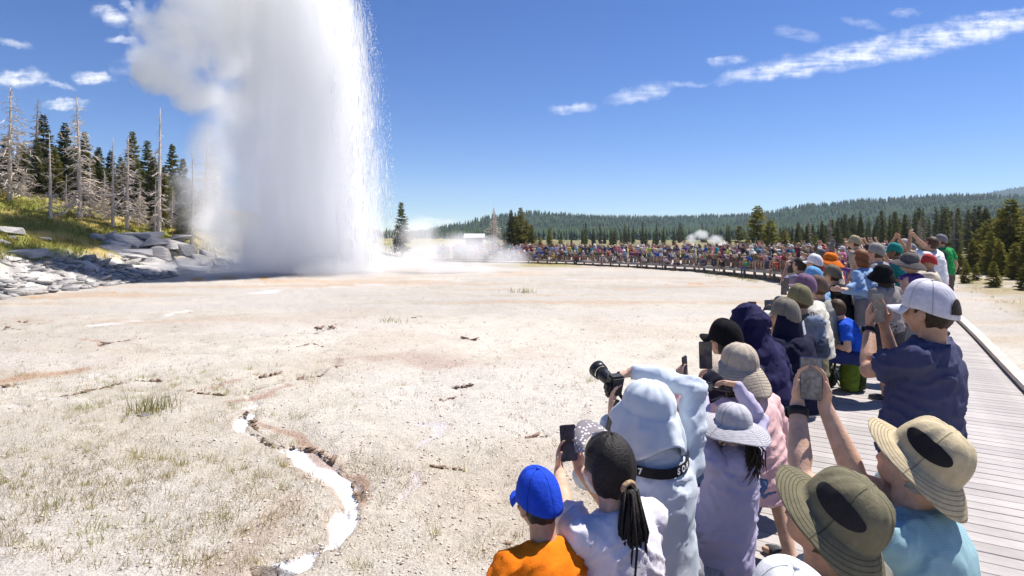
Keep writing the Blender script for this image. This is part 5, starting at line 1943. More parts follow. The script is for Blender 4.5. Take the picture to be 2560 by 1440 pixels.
GEY = Vector((GX, GY, 9.0))
def near_person(headpx, d, face, spec, arms=None, pose='sit', seatz=SEAT, lean=4, hunch=8, twist=0, side=0, look=None, lod='near', build=1.0, lift=0.0, s=None, legs=None, headyaw=0, headpitch=None, headroll=0):
    """head centre at pixel headpx at depth d; face = heading of the body in degrees (90 = away from the camera, 180 = left).
    arms: {side: dict(px,py,d | wx, pole, F, N, curl)} with wrist targets in the world."""
    target = W(headpx[0], headpx[1], d)
    rz = R(face - 90)
    to = (GEY if look is None else Vector(look)) - target
    yaw = math.degrees(math.atan2(to.y, to.x)) - face
    yaw = (yaw + 180) % 360 - 180
    yaw = max(-65, min(65, yaw)) + headyaw
    pitch = math.degrees(math.atan2(to.z, math.hypot(to.x, to.y))) * .8 if headpitch is None else headpitch
    P = Person(pose, lean, hunch, twist, side, (yaw, pitch, headroll), build, lift, legs=legs)
    base = seatz if pose == 'sit' else deck_z(d)
    if s is None:
        s = max(.74, min(1.16, (target.z - base) / P.headc.z))
    Rz = Matrix.Rotation(rz, 3, 'Z')
    loc = target - Rz @ (P.headc * s)
    spec['root_gap'] = loc.z - base
    inv = lambda w: (Rz.transposed() @ (Vector(w) - loc)) / s
    for q, a in (arms or {}).items():
        wpt = a['w'] if 'w' in a else W(a['px'], a['py'], a['d'])
        dirl = lambda v: None if v is None else Rz.transposed() @ Vector(v)
        P.set_arm(q, inv(wpt), dirl(a.get('pole', (0, 0, -1))), dirl(a.get('F')), dirl(a.get('N')), a.get('curl', 22))
    root = finish(P, loc, rz, s, spec, lod)
    return root, P, s

# --- things in hands
M_BLACK = mat('black_plastic', (.014, .014, .016), .38, .15, 30.0, 0, 40, .4)
M_SCREEN = mat('phone_screen', (.055, .052, .065), .08, .5, 18.0, 0, 40, .6)
def phone(center, up, n, label, col=(.02, .02, .022), size=(.076, .158), screen=None, group='phones held up to film the geyser'):
    """n: direction the screen faces"""
    U = Vector(up).normalized()
    n = Vector(n)
    n = (n - U * n.dot(U)).normalized()
    X = U.cross(n)
    M = Matrix((X, U, n)).transposed().to_4x4()
    M.translation = Vector(center)
    root = link('phone', bevelled_box('phone', (size[0], size[1], .009), .0038, 2), mat('phone_case_%02x%02x%02x' % tuple(int(c * 255) for c in col), col, .45, .1), None, label=label, category='phone', group=group)
    root.matrix_world = M
    mb = MB()
    mb.box((0, 0, .0052), (size[0] - .006, size[1] - .008, .0012))
    mb.build('screen', screen or M_SCREEN, root)
    mb = MB()
    mb.box((-size[0] * .22, size[1] * .36, -.0058), (.026, .030, .003))
    mb.build('lens_bump', M_BLACK, root)
    return root
def grip(center, up, n, q, size=.076, drop=.045, spread=0.0):
    """wrist position and hand frame for holding a phone's edge"""
    U = Vector(up).normalized()
    n = Vector(n)
    n = (n - U * n.dot(U)).normalized()
    Xr = U.cross(n)                                 # holder's right
    wr = Vector(center) + Xr * q * (size * .5 + .010 + spread) - U * (drop + .075) - n * .012
    return dict(w=wr, F=U * .92 - n * .15 - Xr * q * .10, N=-Xr * q * .80 + n * .45, curl=26)
# ---------------------------------------------------------------- the people one can tell apart
ZU = Vector((0, 0, 1))
def ntow(a, b):
    v = Vector(b) - Vector(a)
    return v.normalized()
GN = 'onlookers nearest on the first benches'
GM = 'onlookers farther along the near boardwalk'
def two_hand_phone(ph, headw, tilt=.12, spread=0.0, drop=.045, pole_r=(.6, -.2, -1), pole_l=(-.6, -.2, -1)):
    n = ntow(ph, headw)
    U = (ZU + Vector((n.x, n.y, 0)) * -tilt).normalized()
    a = grip(ph, U, n, 1, spread=spread, drop=drop)
    b = grip(ph, U, n, -1, spread=spread, drop=drop)
    a['pole'], b['pole'] = pole_r, pole_l
    return {1: a, -1: b}, U, n
def one_hand_phone(ph, headw, q, tilt=.12, pole=None):
    n = ntow(ph, headw)
    U = (ZU + Vector((n.x, n.y, 0)) * -tilt).normalized()
    a = grip(ph, U, n, q)
    a['pole'] = pole or (.5 * q, -.2, -1)
    return {q: a}, U, n

# boy, blue cap, orange shirt
near_person((1346, 1262), 2.2, 112, dict(shirt=(.86, .20, .008), hat='cap', hatcol=(.018, .065, .52), hair='black', skin='tan', bottom=(.05, .06, .09), seed=3,
            label='boy in an orange T-shirt and royal blue cap on the end bench', group=GN), lean=14, hunch=6, headpitch=-4, headyaw=8, build=.93)
# woman with ponytail and dotted visor
ph = W(1421, 1107, 2.72)
hd = W(1520, 1178, 2.28)
arms, U, n = two_hand_phone(ph, hd, .2)
dots = bpy.data.materials.new('dotted_cloth'); dots.use_nodes = True
t = NT(dots.node_tree)
vo = t.n('ShaderNodeTexVoronoi', Vector=t.n('ShaderNodeTexCoord').outputs['Object'], Scale=62.0, Randomness=.55).outputs[0]
t.put(dots.node_tree.nodes['Principled BSDF'].inputs['Base Color'], t.mix(t.smooth(vo, .34, .30), (.20, .175, .19, 1), (.80, .78, .78, 1)))
dots.node_tree.nodes['Principled BSDF'].inputs['Roughness'].default_value = .85
root, P, s = near_person((1520, 1178), 2.28, 118, dict(shirt=(.74, .70, .76), hair='black', hairstyle='ponytail', tail=.46, skin='fair', bottom=(.10, .10, .12), seed=5, headk=1.04,
            label='woman with a long black ponytail, dotted visor and white T-shirt holding up a phone', group=GN), arms, lean=9, hunch=6, headpitch=2, headyaw=6, build=.92)
c, b, bt = cap_meshes(1.22, .6)
o = link('visor', b, dots, root); solid(o, .003)
o.matrix_local = Matrix.Translation(P.headc) @ P.HM.to_4x4() @ Matrix.Translation((0, -.018, .040)) @ Matrix.Rotation(R(26), 4, 'X')
mb = MB()
cc = P.headc + P.HM @ Vector((0, -.125, -.012))
for k in range(10):
    a_ = 2 * math.pi * k / 10
    ellipsoid(mb, cc + P.HM @ Vector((.024 * math.cos(a_), 0, .020 * math.sin(a_))), (.011, .013, .011))
link('hair_tie', fuse(mb, .005, 2, 1.0, 'hair_tie'), mat('tie_cloth', (.42, .28, .16), .8, .5, 60), root)
phone(ph, U, n, 'dark phone held up in both hands by the woman with the ponytail', (.05, .04, .06))

# photographer in the pale blue hooded shirt
hdp, hd_d = (1618, 1045), 2.62
hd = W(*hdp, hd_d)
camp = W(1536, 962, 2.86)
arms = {1: dict(w=W(1583, 930, 2.88), pole=(.75, -.1, .8), F=(-.8, .45, -.35), N=(-.3, .1, -1), curl=24), -1: dict(w=W(1530, 1050, 2.84), pole=(-.5, -.2, -1), F=(.05, .2, 1), N=(.25, .1, 1), curl=20)}
M_PALE = mat('pale_blue_jersey', (.58, .635, .70), .85, .05, 4.0, .30, 14.0, .15)
root, P, s = near_person(hdp, hd_d, 114, dict(shirt=(.6, .7, .8), shirt_mat=M_PALE, shirt_name='hooded_shirt', sleeve='long', hood='cowl', skin='fair', bottom=(.22, .22, .24), bottom_kind='trousers', seed=7, wr=.95, infl=.011, long=.06, hair=None,
            label='photographer in a pale blue hooded shirt aiming a big camera with arm raised overhead', group=GN), arms, lean=2, hunch=3, headpitch=8, headyaw=10, lift=.01)
photog, photP, phots = root, P, s
hm = sunhat_mesh(1.03, .04, .040, .050, .088, crown_h=.105, backdrop=.015, flop=1.5, seed=4, round_=.85)
def drape(co):
    th = np.arctan2(co[:, 0], co[:, 1])
    k_ = np.clip((.10 - co[:, 2]) / .16, 0, 1)
    return k_ * (.010 * np.sin(7 * th + 1.5) + .006 * np.sin(13 * th + 20 * co[:, 2])) + .004 * fbm(co * 26, 2, 4)
displace(hm, drape)
o = link('hood', hm, M_PALE, root); solid(o, .004)
o.matrix_local = Matrix.Translation(P.headc) @ P.HM.to_4x4()
cm = empty('mirrorless_camera', camp, 0, label='black mirrorless camera with long lens held up by the hooded photographer', category='camera')
fwd = ntow(camp, GEY + Vector((-3, 0, 6)))
Xa = fwd.cross(ZU).normalized()
Ua = Xa.cross(fwd)
MM = Matrix((Xa, fwd, Ua)).transposed().to_4x4()
MM.translation = camp
MM = MM @ Matrix.Scale(.80, 4)
cm.matrix_world = MM
def cpart(name, me, m, loc=(0, 0, 0), rot=None):
    o = link(name, me, m, cm)
    o.location = loc
    if rot:
        o.rotation_euler = rot
    return o
cpart('body', bevelled_box('body', (.098, .065, .132), .012, 2), M_BLACK)
cpart('grip', bevelled_box('grip', (.05, .04, .09), .012, 2), M_BLACK, (.0, .03, -.055))
cpart('viewfinder', bevelled_box('viewfinder', (.03, .05, .045), .008, 2), M_BLACK, (-.06, -.015, .0))
mb = MB(); mb.tube([(0, .03, 0), (0, .06, 0), (0, .10, 0), (0, .15, 0)], [.036, .037, .040, .041], 24); mb.build('lens_barrel', M_BLACK, cm, True)
mb = MB(); mb.tube([(0, .147, 0), (0, .20, 0)], [.046, .052], 24, False); o = mb.build('lens_hood', M_BLACK, cm, True); solid(o, .003)
mb = MB(); mb.tube([(0, .151, 0), (0, .156, 0)], [.036, .030], 24); mb.build('front_glass', mat('lens_glass', (.01, .01, .03), .05, 0, spec=.8), cm, True)
# camera strap round the neck with its lettering
strap = empty('camera_strap', (0, 0, 0), label='black camera strap with white lettering across the hooded photographer\'s back', category='strap')
M_STRAP = mat('strap_webbing', (.012, .012, .013), .8, .2, 60)
Wm = Matrix.Translation(photog.location) @ Matrix.Rotation(photog.rotation_euler[2], 4, 'Z') @ Matrix.Scale(phots, 4)
nk = Wm @ (photP.cs[7])
bax = (Wm.to_3x3() @ photP.ax[7]).normalized()
bfw = (Wm.to_3x3() @ photP.fw[7]).normalized()
bup = bax.cross(bfw).normalized()
def strap_pt(a, dz=0.0):
    return nk + bax * (.168 * math.sin(a)) - bfw * (.128 * math.cos(a)) + bup * (-.020 + dz + .035 * math.sin(a) ** 2)
vs, fs = [], []
ns = 26
for i in range(ns):
    a = -1.75 + 3.5 * i / (ns - 1)
    p = strap_pt(a)
    out = (bax * math.sin(a) - bfw * math.cos(a)).normalized()
    vs += [p - bup * .021 + out * .004, p + bup * .021 + out * .004]
for i in range(ns - 1):
    fs.append((2 * i, 2 * i + 2, 2 * i + 3, 2 * i + 1))
mb = MB(); mb.add(vs, fs); o = mb.build('neck_band', M_STRAP, strap); solid(o, .003)
pl = strap_pt(-1.75)
mb = MB(); mb.tube([pl, pl.lerp(camp, .3) + Vector((-.06, 0, -.07)), pl.lerp(camp, .75) + Vector((-.02, 0, -.07)), camp + Vector((.015, -.03, -.065))], [(.011, .003)] * 4, 6); mb.build('cord', M_STRAP, strap)
pr = strap_pt(1.75)
mb = MB(); mb.tube([pr, pr.lerp(camp, .3) + bfw * .12, pr.lerp(camp, .8) + bfw * .05, camp + Vector((.02, .01, .06))], [(.011, .003)] * 4, 6); mb.build('cord', M_STRAP, strap)
M_LETTER = mat('white_print', (.75, .75, .75), .7, 0)
M_ORANGE = mat('orange_print', (.75, .16, .03), .7, 0)
def lettering(txt, a, size, m, bold=True):
    """letters set one by one along the curved band"""
    for i, ch in enumerate(txt):
        cu = bpy.data.curves.new('letter', 'FONT')
        cu.body = ch
        cu.size = size
        cu.align_x = 'CENTER'
        cu.align_y = 'CENTER'
        cu.extrude = .0006
        cu.offset = .0011 if bold else 0
        aa = a + i * size * .80 / .150
        p = strap_pt(aa)
        out = (bax * math.sin(aa) - bfw * math.cos(aa)).normalized()
        X = bup.cross(out).normalized()
        M = Matrix((X, bup, out)).transposed().to_4x4()
        M.translation = p + out * .0095
        tmp = bpy.data.objects.new('tmp', cu)
        COL.objects.link(tmp)
        me = bpy.data.meshes.new_from_object(tmp.evaluated_get(bpy.context.evaluated_depsgraph_get()))
        bpy.data.objects.remove(tmp)
        me.materials.clear()
        o = link('letter', me, m, strap)
        o.matrix_world = M
lettering('SONY', .22, .036, M_LETTER)
lettering('\u03b17', -.98, .034, M_LETTER)
lettering('/', -1.16, .036, M_ORANGE)

# woman in lavender with the grey sun hat
ph = W(1764, 888, 3.5)
hd = W(1832, 1072, 3.05)
arms, U, n = one_hand_phone(ph, hd, -1, .1, (-.7, -.1, -1))
arms[1] = dict(w=W(1842, 962, 3.28), pole=(.9, .2, -.6), F=(-.9, .3, .1), N=(-.3, -.5, -.9), curl=26)
M_LAV = mat('lavender_jersey', (.44, .40, .55), .88, .06, 4.0, .35, 14.0, .15)
root, P, s = near_person((1832, 1072), 3.05, 118, dict(shirt=(.4, .4, .5), shirt_mat=M_LAV, shirt_name='hooded_shirt', sleeve='long', hood='down', hat='sunhat', hatcol=(.47, .46, .50), hatkw=dict(front=.11, sidew=.10, back=.095, droop=.035, backdrop=.02, flop=.6), hair='darkbrown', hairstyle='ponytail', tail=.22,
            skin='fair', bottom=(.34, .31, .41), seed=9, wr=1.15, loose=.03, long=.10, label='woman in a lavender hooded shirt and wide grey sun hat with both hands raised', group=GN), arms, lean=-8, hunch=10, side=9, headpitch=4, headyaw=4, build=.92)
phone(ph, U, n, 'black phone held up by the woman in lavender', (.02, .018, .02))
ac = empty('action_camera', W(1766, 966, 3.25), 0, label='small black camera on a handle in the lavender woman\'s right hand', category='camera')
ac.matrix_world = Matrix.Translation(W(1766, 966, 3.25)) @ Matrix.Rotation(.35, 4, 'Z') @ Matrix.Rotation(.15, 4, 'Y')
o = link('body', bevelled_box('body', (.062, .035, .046), .006, 2), M_BLACK, ac)
mb = MB(); mb.tube([(.03, 0, -.005), (.075, 0, -.008), (.16, .0, -.012)], [.008, .011, .012], 10); mb.build('handle', M_BLACK, ac, True)
mb = MB(); mb.tube([(-.012, .017, .006), (-.012, .026, .006)], [.014, .012], 14); mb.build('lens', mat('lens_glass', (.01, .01, .03), .05, 0), ac, True)
mb = MB(); mb.box((0, -.0182, 0), (.05, .0012, .034)); mb.build('rear_screen', M_SCREEN, ac)

# beige hat with neck cape, pink sleeves
ph = W(1712, 920, 3.95)
hd = W(1846, 925, 3.75)
arms, U, n = one_hand_phone(ph, hd, -1, .05, (-.6, -.1, -1))
root, P, s = near_person((1846, 928), 3.75, 116, dict(shirt=(.72, .46, .46), sleeve='long', hat='sunhat', hatcol=(.47, .40, .325), hatkw=dict(front=.115, sidew=.05, back=.085, droop=.03, backdrop=.085, crown_h=.115), hair='darkbrown', hairstyle='long', skin='fair', bottom=(.10, .16, .29), seed=11,
            label='person in pink sleeves and a beige sun hat with a neck cape', group=GN), arms, lean=14, hunch=8, build=.95,
            legs={1: ((.26, .22, .13), (.16, -.02, -.33))})
phone(ph, U, n, 'dark phone held out low by the person in the beige caped hat', (.03, .025, .03))
near_person((1812, 858), 4.3, 120, dict(shirt=(.03, .03, .05), hat='cap', hatcol=(.010, .010, .012), hair='black', skin='warm', bottom=(.03, .03, .04), seed=13, hat_yaw=10,
            label='person in a plain black cap between the beige caped hat and the navy hood', group=GN), lod='mid', lean=16)
root, P, s = near_person((1866, 812), 4.55, 118, dict(shirt=(.019, .016, .062), shirt_name='hooded_shirt', sleeve='long', hood='up', skin='fair', bottom=(.35, .33, .33), bottom_kind='trousers', seed=15, wr=1.2, long=.05, hair=None,
            label='person wrapped in a navy purple hooded shirt with the hood up', group=GN), lod='mid', lean=12, hunch=14, headpitch=6)
ph = W(1922, 772, 5.35)
hd = W(1962, 795, 5.1)
arms, U, n = two_hand_phone(ph, hd, .1)
root, P, s = near_person((1962, 795), 5.1, 120, dict(shirt=(.010, .010, .030), sleeve='short', hat='cap', hatcol=(.20, .18, .15), brimcol=(.62, .57, .50), hair=None, skin='tan', bottom=(.30, .29, .30), seed=17,
            label='man in a black shirt, grey cap and dark neck flap with white print', group=GN), arms, lod='mid', lean=8)
mb = MB()
vs, fs, n_ = [], [], 12
for i in range(5):
    for j in range(n_):
        a = -1.5 + 3.0 * j / (n_ - 1)
        rr = .098 + .012 * i
        vs.append(P.headc + P.HM @ Vector((rr * .95 * math.sin(a), -rr * 1.08 * math.cos(a) - .004, .035 - .048 * i)))
mb.add(vs, grid_faces(5, n_, False))
o = mb.build('neck_flap', cloth((.012, .012, .034)), root, True); solid(o, .004)
for j in range(4):
    a = .30 + .17 * j
    mb = MB()
    q0, q1 = [P.headc + P.HM @ Vector((rr * .95 * math.sin(a), -rr * 1.08 * math.cos(a) - .010, z)) for rr, z in ((.112, .0), (.136, -.085))]
    mb.tube([q0, q1], [(.007, .002), (.007, .002)], 6); mb.build('white_mark', M_LETTER, o)
phone(ph, U, n, 'black phone held up by the man with the dark neck flap', (.012, .012, .014))
phone(W(1880, 775, 5.6), (0.03, 0, 1), (-.1, -1, .1), 'small black phone raised beside the navy hood', (.02, .02, .02))

def quick(hp, d, face, lab, arms=None, **k):
    pose = k.pop('pose', 'sit')
    kw = {x: k.pop(x) for x in ('lean', 'hunch', 'look', 'headpitch', 'headyaw', 'build', 'twist', 'seatz', 's') if x in k}
    k['label'] = lab
    k.setdefault('group', GM)
    k.setdefault('seed', int(hp[0]))
    return near_person(hp, d, face, k, arms, pose, lod='mid', **kw)
quick((1998, 752), 6.2, 122, 'man in an olive shirt and camouflage cap wearing a grey daypack', shirt=(.15, .135, .085), sleeve='long', hat='cap', hatcol=(.20, .18, .10), brimcol=(.42, .37, .26), hair='brown', skin='tan', bottom=(.12, .11, .09))
quick((2012, 722), 6.9, 122, 'seated person in a cream shirt and purple patterned cap', shirt=(.60, .56, .48), sleeve='long', hat='cap', hatcol=(.20, .12, .19), hair='grey', skin='fair', bottom=(.3, .28, .25), loose=.03)
quick((2044, 722), 7.6, 124, 'seated man in a grey-green vest and brown cap', shirt=(.26, .26, .24), sleeve='long', hat='cap', hatcol=(.15, .105, .08), hair='brown', skin='tan', bottom=(.15, .15, .14))
quick((2032, 697), 8.4, 126, 'seated person in a bright light blue cap', shirt=(.20, .34, .55), hat='cap', hatcol=(.16, .36, .62), hair='grey', skin='fair', bottom=(.2, .2, .22))
quick((2081, 690), 9.2, 128, 'seated person in a black T-shirt with an olive headband cap', shirt=(.012, .012, .016), hat='cap', hatcol=(.17, .14, .10), hair='darkbrown', skin='tan', bottom=(.03, .03, .04), lean=10)
root, P, s = quick((2092, 775), 7.5, 150, 'boy in a bright blue T-shirt with a white ring print on its back', shirt=(.012, .075, .48), hair='brown', skin='fair', bottom=(.02, .03, .12), lean=14, hunch=14, headpitch=-6, build=.95)
mb = MB()
ring = [P.cs[4] - P.fw[4] * .150 + P.ax[4] * (.075 * math.cos(a)) + P.up * (.075 * math.sin(a)) for a in np.linspace(0, 2 * math.pi, 25)]
mb.tube(ring, [.005] * 25, 5); mb.build('ring_print', M_LETTER, root)
# standing figures
quick((2205, 690), 7.4, 112, 'woman in a grey T-shirt and black bucket hat standing on the deck', shirt=(.235, .215, .21), hat='sunhat', hatcol=(.012, .012, .014), hatkw=dict(front=.05, sidew=.05, back=.05, droop=.075, backdrop=.01, crown_h=.10), hair='darkbrown', hairstyle='long', skin='tan', bottom=(.05, .05, .06), pose='stand')
quick((2150, 648), 9.0, 122, 'woman with auburn hair in a light blue shirt and grey shorts', {1: dict(w=W(2118, 722, 8.7), pole=(.6, -.4, -1)), -1: dict(w=W(2105, 726, 8.8), pole=(-.6, -.4, -1))}, shirt=(.25, .37, .56), sleeve='long', hair='auburn', hairstyle='long', tail=.10, skin='fair', bottom=(.20, .185, .20), pose='stand')
quick((2190, 634), 9.6, 130, 'tall man in a grey shirt and light grey cap behind the black bucket hat', {1: dict(w=W(2130, 725, 9.0), pole=(.5, -.5, -1))}, shirt=(.27, .27, .29), hat='cap', hatcol=(.30, .285, .25), hair='brown', skin='fair', bottom=(.2, .2, .2), pose='stand')
quick((2272, 660), 8.4, 116, 'woman in a purple tank top and wide dark grey sun hat', shirt=(.085, .04, .19), sleeve='none', hat='sunhat', hatcol=(.125, .108, .105), hatkw=dict(front=.11, sidew=.085, back=.09, droop=.05, backdrop=.03), hair='brown', skin='warm', bottom=(.20, .19, .20), pose='stand')
quick((2328, 612), 11.5, 118, 'man in a white T-shirt and red shorts reaching his arms up to film', {1: dict(w=W(2285, 590, 11.4), pole=(.4, 0, -1)), -1: dict(w=W(2275, 592, 11.6), pole=(-.4, 0, -1))}, shirt=(.74, .73, .76), hair='brown', skin='tan', bottom=(.45, .02, .03), pose='stand')
root, P, s = quick((2352, 604), 13.9, 100, 'man in a green T-shirt and grey cap with a black backpack', shirt=(.02, .27, .07), hat='cap', hatcol=(.20, .20, .22), hair='brown', skin='warm', bottom=(.11, .095, .085), bottom_kind='trousers', pose='stand')
quick((2136, 608), 13.0, 128, 'tall man in a tan shirt and khaki cap standing behind the auburn-haired woman', shirt=(.40, .33, .25), hat='cap', hatcol=(.35, .31, .20), hair='brown', skin='warm', bottom=(.2, .2, .2), pose='stand')
quick((2172, 630), 11.5, 130, 'dark-haired woman in a plain white shirt standing', shirt=(.70, .66, .70), sleeve='long', hair='black', hairstyle='long', skin='warm', bottom=(.06, .06, .08), pose='stand')
quick((2236, 630), 11.0, 160, 'bearded man in a teal shirt and teal cap', shirt=(.02, .27, .28), hat='cap', hatcol=(.02, .22, .20), hair='darkbrown', skin='brown', bottom=(.05, .05, .06), pose='stand', headyaw=20)
quick((2262, 616), 13.6, 124, 'man in a yellow shirt and pale cap with hands raised to film', {1: dict(w=W(2248, 596, 13.5), pole=(.6, 0, -1)), -1: dict(w=W(2236, 597, 13.6), pole=(-.6, 0, -1))}, shirt=(.55, .42, .06), hat='cap', hatcol=(.45, .40, .36), hair='brown', skin='tan', bottom=(.1, .1, .12), pose='stand')
quick((2053, 640), 11.6, 130, 'man in a maroon shirt and grey-brown cap among the seated row', shirt=(.20, .035, .025), hat='cap', hatcol=(.14, .125, .12), hair='brown', skin='warm', bottom=(.1, .1, .12), pose='stand', s=.95)
quick((2036, 660), 10.2, 126, 'person in a blue shirt and bright white cap holding up a phone', None, shirt=(.14, .22, .42), hat='cap', hatcol=(.74, .73, .74), hair='brown', skin='warm', bottom=(.15, .15, .2))
quick((1998, 665), 11.0, 126, 'dark-haired man with one arm raised at the end of the middle bench', {-1: dict(w=W(1966, 668, 11.2), pole=(-.4, 0, -1))}, shirt=(.22, .20, .30), hair='darkbrown', skin='warm', bottom=(.1, .1, .14))
quick((2074, 655), 10.8, 126, 'person in an orange sun hat and cream shirt', shirt=(.55, .48, .40), hat='sunhat', hatcol=(.72, .17, .02), hair='brown', skin='fair', bottom=(.3, .3, .3))
for q in ((1966, 712, 7.2), (1960, 720, 6.9), (1932, 770, 6.0), (1996, 640, 11.4), (2092, 612, 12.4), (2040, 620, 12), (2078, 635, 11)):
    phone(W(*q), (.05, 0, 1), (.2, -1, .1), 'black phone raised above the heads of the seated row', (.02, .02, .022))
phone(W(2080, 612, 8.8), (.3, 0, 1), (.2, -1, 0), 'pale phone raised at arm length above the auburn-haired woman', (.35, .33, .28))

# man in the white cap, standing on the deck close by
ph = W(2195, 770, 3.32)
hdp = (2322, 782)
hd = W(*hdp, 3.0)
arms, U, n = two_hand_phone(ph, hd, .05, pole_r=(.5, -.3, -1), pole_l=(-.5, -.3, -1), drop=.03)
root, P, s = near_person(hdp, 3.0, 128, dict(shirt=(.060, .063, .125), hat='cap', hatcol=(.60, .59, .66), opening=True, hair='darkbrown', skin='tan', bottom=(.05, .055, .08), seed=21, loose=.022, headk=1.02, wr=1.3,
            label='man in a white cap and navy T-shirt standing on the deck with a phone', group='men holding phones close on the deck'), arms, 'stand', headpitch=3, headyaw=6, build=1.0, hunch=-2, lean=-5)
phone(ph, U, n, 'grey-backed phone in both hands of the man in the white cap', (.30, .28, .24), screen=mat('pale_screen', (.26, .245, .21), .15, .3, 20))
def band(P, root, q, name, col, wid, rad, at=.93, face=True):
    S_, E_, Wp, F_, N_, cu = P.arm[q]
    d = (Wp - E_).normalized()
    c = E_.lerp(Wp, at)
    mb = MB(); mb.tube([c - d * wid / 2, c + d * wid / 2], [rad, rad], 18); o = mb.build(name, mat('band_' + name, col, .6, .1), root, True)
    if face:
        o2 = link('watch_face', bevelled_box('watch_face', (.036, .036, .010), .004, 2), mat('watch_glass', (.012, .02, .022), .12, 0), o)
        nn = -N_
        nn = (nn - d * nn.dot(d)).normalized()
        M = Matrix((d.cross(nn), d, nn)).transposed().to_4x4()
        M.translation = c + nn * rad * 1.02
        o2.matrix_local = M
band(P, root, -1, 'watch_band', (.015, .015, .018), .022, .0315, .90)

# man in the tan sun hat, teal shirt
ph = W(2028, 946, 2.32)
hdp = (2290, 1168)
hd = W(*hdp, 2.12)
arms, U, n = two_hand_phone(ph, hd.lerp(Vector((0, 0, 2.0)), .62), .05, pole_r=(.5, -.3, -1), pole_l=(-.6, -.5, -1), drop=.03)
M_TEAL = bpy.data.materials.new('teal_knit'); M_TEAL.use_nodes = True
t = NT(M_TEAL.node_tree)
Pz = t.n('ShaderNodeTexCoord').outputs['Object']
wv = t.n('ShaderNodeTexWave', dict(wave_type='BANDS', bands_direction='Z'), Vector=Pz, Scale=60.0, Distortion=1.5, Detail=2.0)
t.put(M_TEAL.node_tree.nodes['Principled BSDF'].inputs['Base Color'], t.mix(wv.outputs[1], (.23, .39, .44, 1), (.29, .46, .49, 1)))
M_TEAL.node_tree.nodes['Principled BSDF'].inputs['Roughness'].default_value = .85
HK = dict(front=.068, sidew=.056, back=.060, droop=.022, backdrop=.045, crown_h=.125, ripple=1.0, round_=.6)
root, P, s = near_person(hdp, 2.12, 128, dict(shirt=(.3, .5, .55), shirt_mat=M_TEAL, hat='sunhat', hatcol=(.50, .415, .27), hatkw=HK, vent=True, hair='grey', skin='fair', bottom=(.04, .05, .08), bottom_kind='trousers', seed=23, loose=.03, headk=.98,
            label='man in a tan wide-brimmed sun hat and striped teal shirt filming with raised arms', group='men holding phones close on the deck'), arms, 'sit', headpitch=34, headyaw=14, headroll=6, build=1.04, lean=2, hunch=2)
phone(ph, U, n, 'blue-edged phone showing the pale ground, held by the man in the tan hat', (.05, .07, .16), size=(.080, .165), screen=mat('ground_screen', (.20, .19, .185), .12, .5, 60))
band(P, root, -1, 'watch_band', (.02, .07, .08), .028, .034, .88)
hat_o = [c for c in root.children if c.name.startswith('sun_hat')][0]
mb = MB(); mb.tube([(.02, -.085, .118), (.03, -.098, .10), (.04, -.104, .075)], [.005, .007, .004], 8); mb.build('cord_toggle', M_BLACK, hat_o)
# olive sun hat and white cap below
near_person((2072, 1318), 1.74, 126, dict(shirt=(.20, .19, .16), sleeve='short', hat='sunhat', hatcol=(.165, .148, .095), hatkw=dict(HK, seed=2) if False else HK, vent=True, hair='brown', skin='tan', bottom=(.1, .1, .1), seed=25, headk=.98,
            label='person under an olive wide-brimmed sun hat with a black side vent', group=GN), None, 'sit', headpitch=34, headyaw=16, headroll=6, lean=4)
near_person((1985, 1580), 1.36, 122, dict(shirt=(.55, .55, .58), hat='cap', hatcol=(.76, .76, .77), hair='brown', skin='fair', bottom=(.1, .1, .14), seed=27,
            label='person of whom only a rounded white cap shows', group=GN), None, 'sit', headpitch=0, lean=10)
o = copy_tree(bench0)
o.location = (.95, 1.45, 0)
o.rotation_euler = (0, 0, walk(0)[1])
o['label'] = 'plank bench under the men in the tan and olive sun hats'

# ---------------------------------------------------------------- bags on the deck
def backpack(name, loc, rz, s, col, dark, label, straps=True):
    root = empty(name, loc, rz, label=label, category='backpack', group='backpacks of the onlookers')
    root.scale = (s, s, s)
    mb = MB()
    ring_tube(mb, [Vector((0, 0, z)) for z in (0, .05, .18, .32, .42, .47)], [Vector((1, 0, 0))] * 6, [Vector((0, 1, 0))] * 6, [.13, .15, .155, .14, .11, .06], [.09, .11, .115, .10, .08, .045], 18)
    me = wrinkle(fuse(mb, .014, 3, 1.0, 'body'), .010, 5)
    link('body', decimate(me, .5, 'body'), cloth(col, 'pack'), root)
    mb = MB()
    ring_tube(mb, [Vector((0, -.10, z)) for z in (.03, .06, .18, .24)], [Vector((1, 0, 0))] * 4, [Vector((0, 1, 0))] * 4, [.10, .115, .11, .08], [.045, .055, .05, .03], 14)
    me = wrinkle(fuse(mb, .014, 3, 1.0, 'pocket'), .008, 6)
    link('pocket', me, cloth(dark, 'pack'), root)
    mb = MB()
    ring_tube(mb, [Vector((0, -.01, z)) for z in (.39, .42, .47, .495)], [Vector((1, 0, 0))] * 4, [Vector((0, 1, 0))] * 4, [.125, .13, .10, .05], [.10, .105, .08, .04], 14)
    me = wrinkle(fuse(mb, .014, 3, 1.0, 'lid'), .008, 7)
    link('lid', me, cloth(col, 'pack'), root)
    for q in (1, -1):
        mb = MB(); mb.tube([(q * .06, .09, .43), (q * .09, .16, .34), (q * .10, .17, .18), (q * .09, .11, .05)], [(.026, .007)] * 4, 8); mb.build('strap', cloth(dark, 'pack'), root, True)
    mb = MB(); mb.tube([(-.03, .02, .49), (-.02, .03, .53), (.02, .03, .53), (.03, .02, .49)], [.006] * 4, 6); mb.build('haul_loop', cloth(dark, 'pack'), root)
    return root
g1 = W(2128, 976, 7.78)
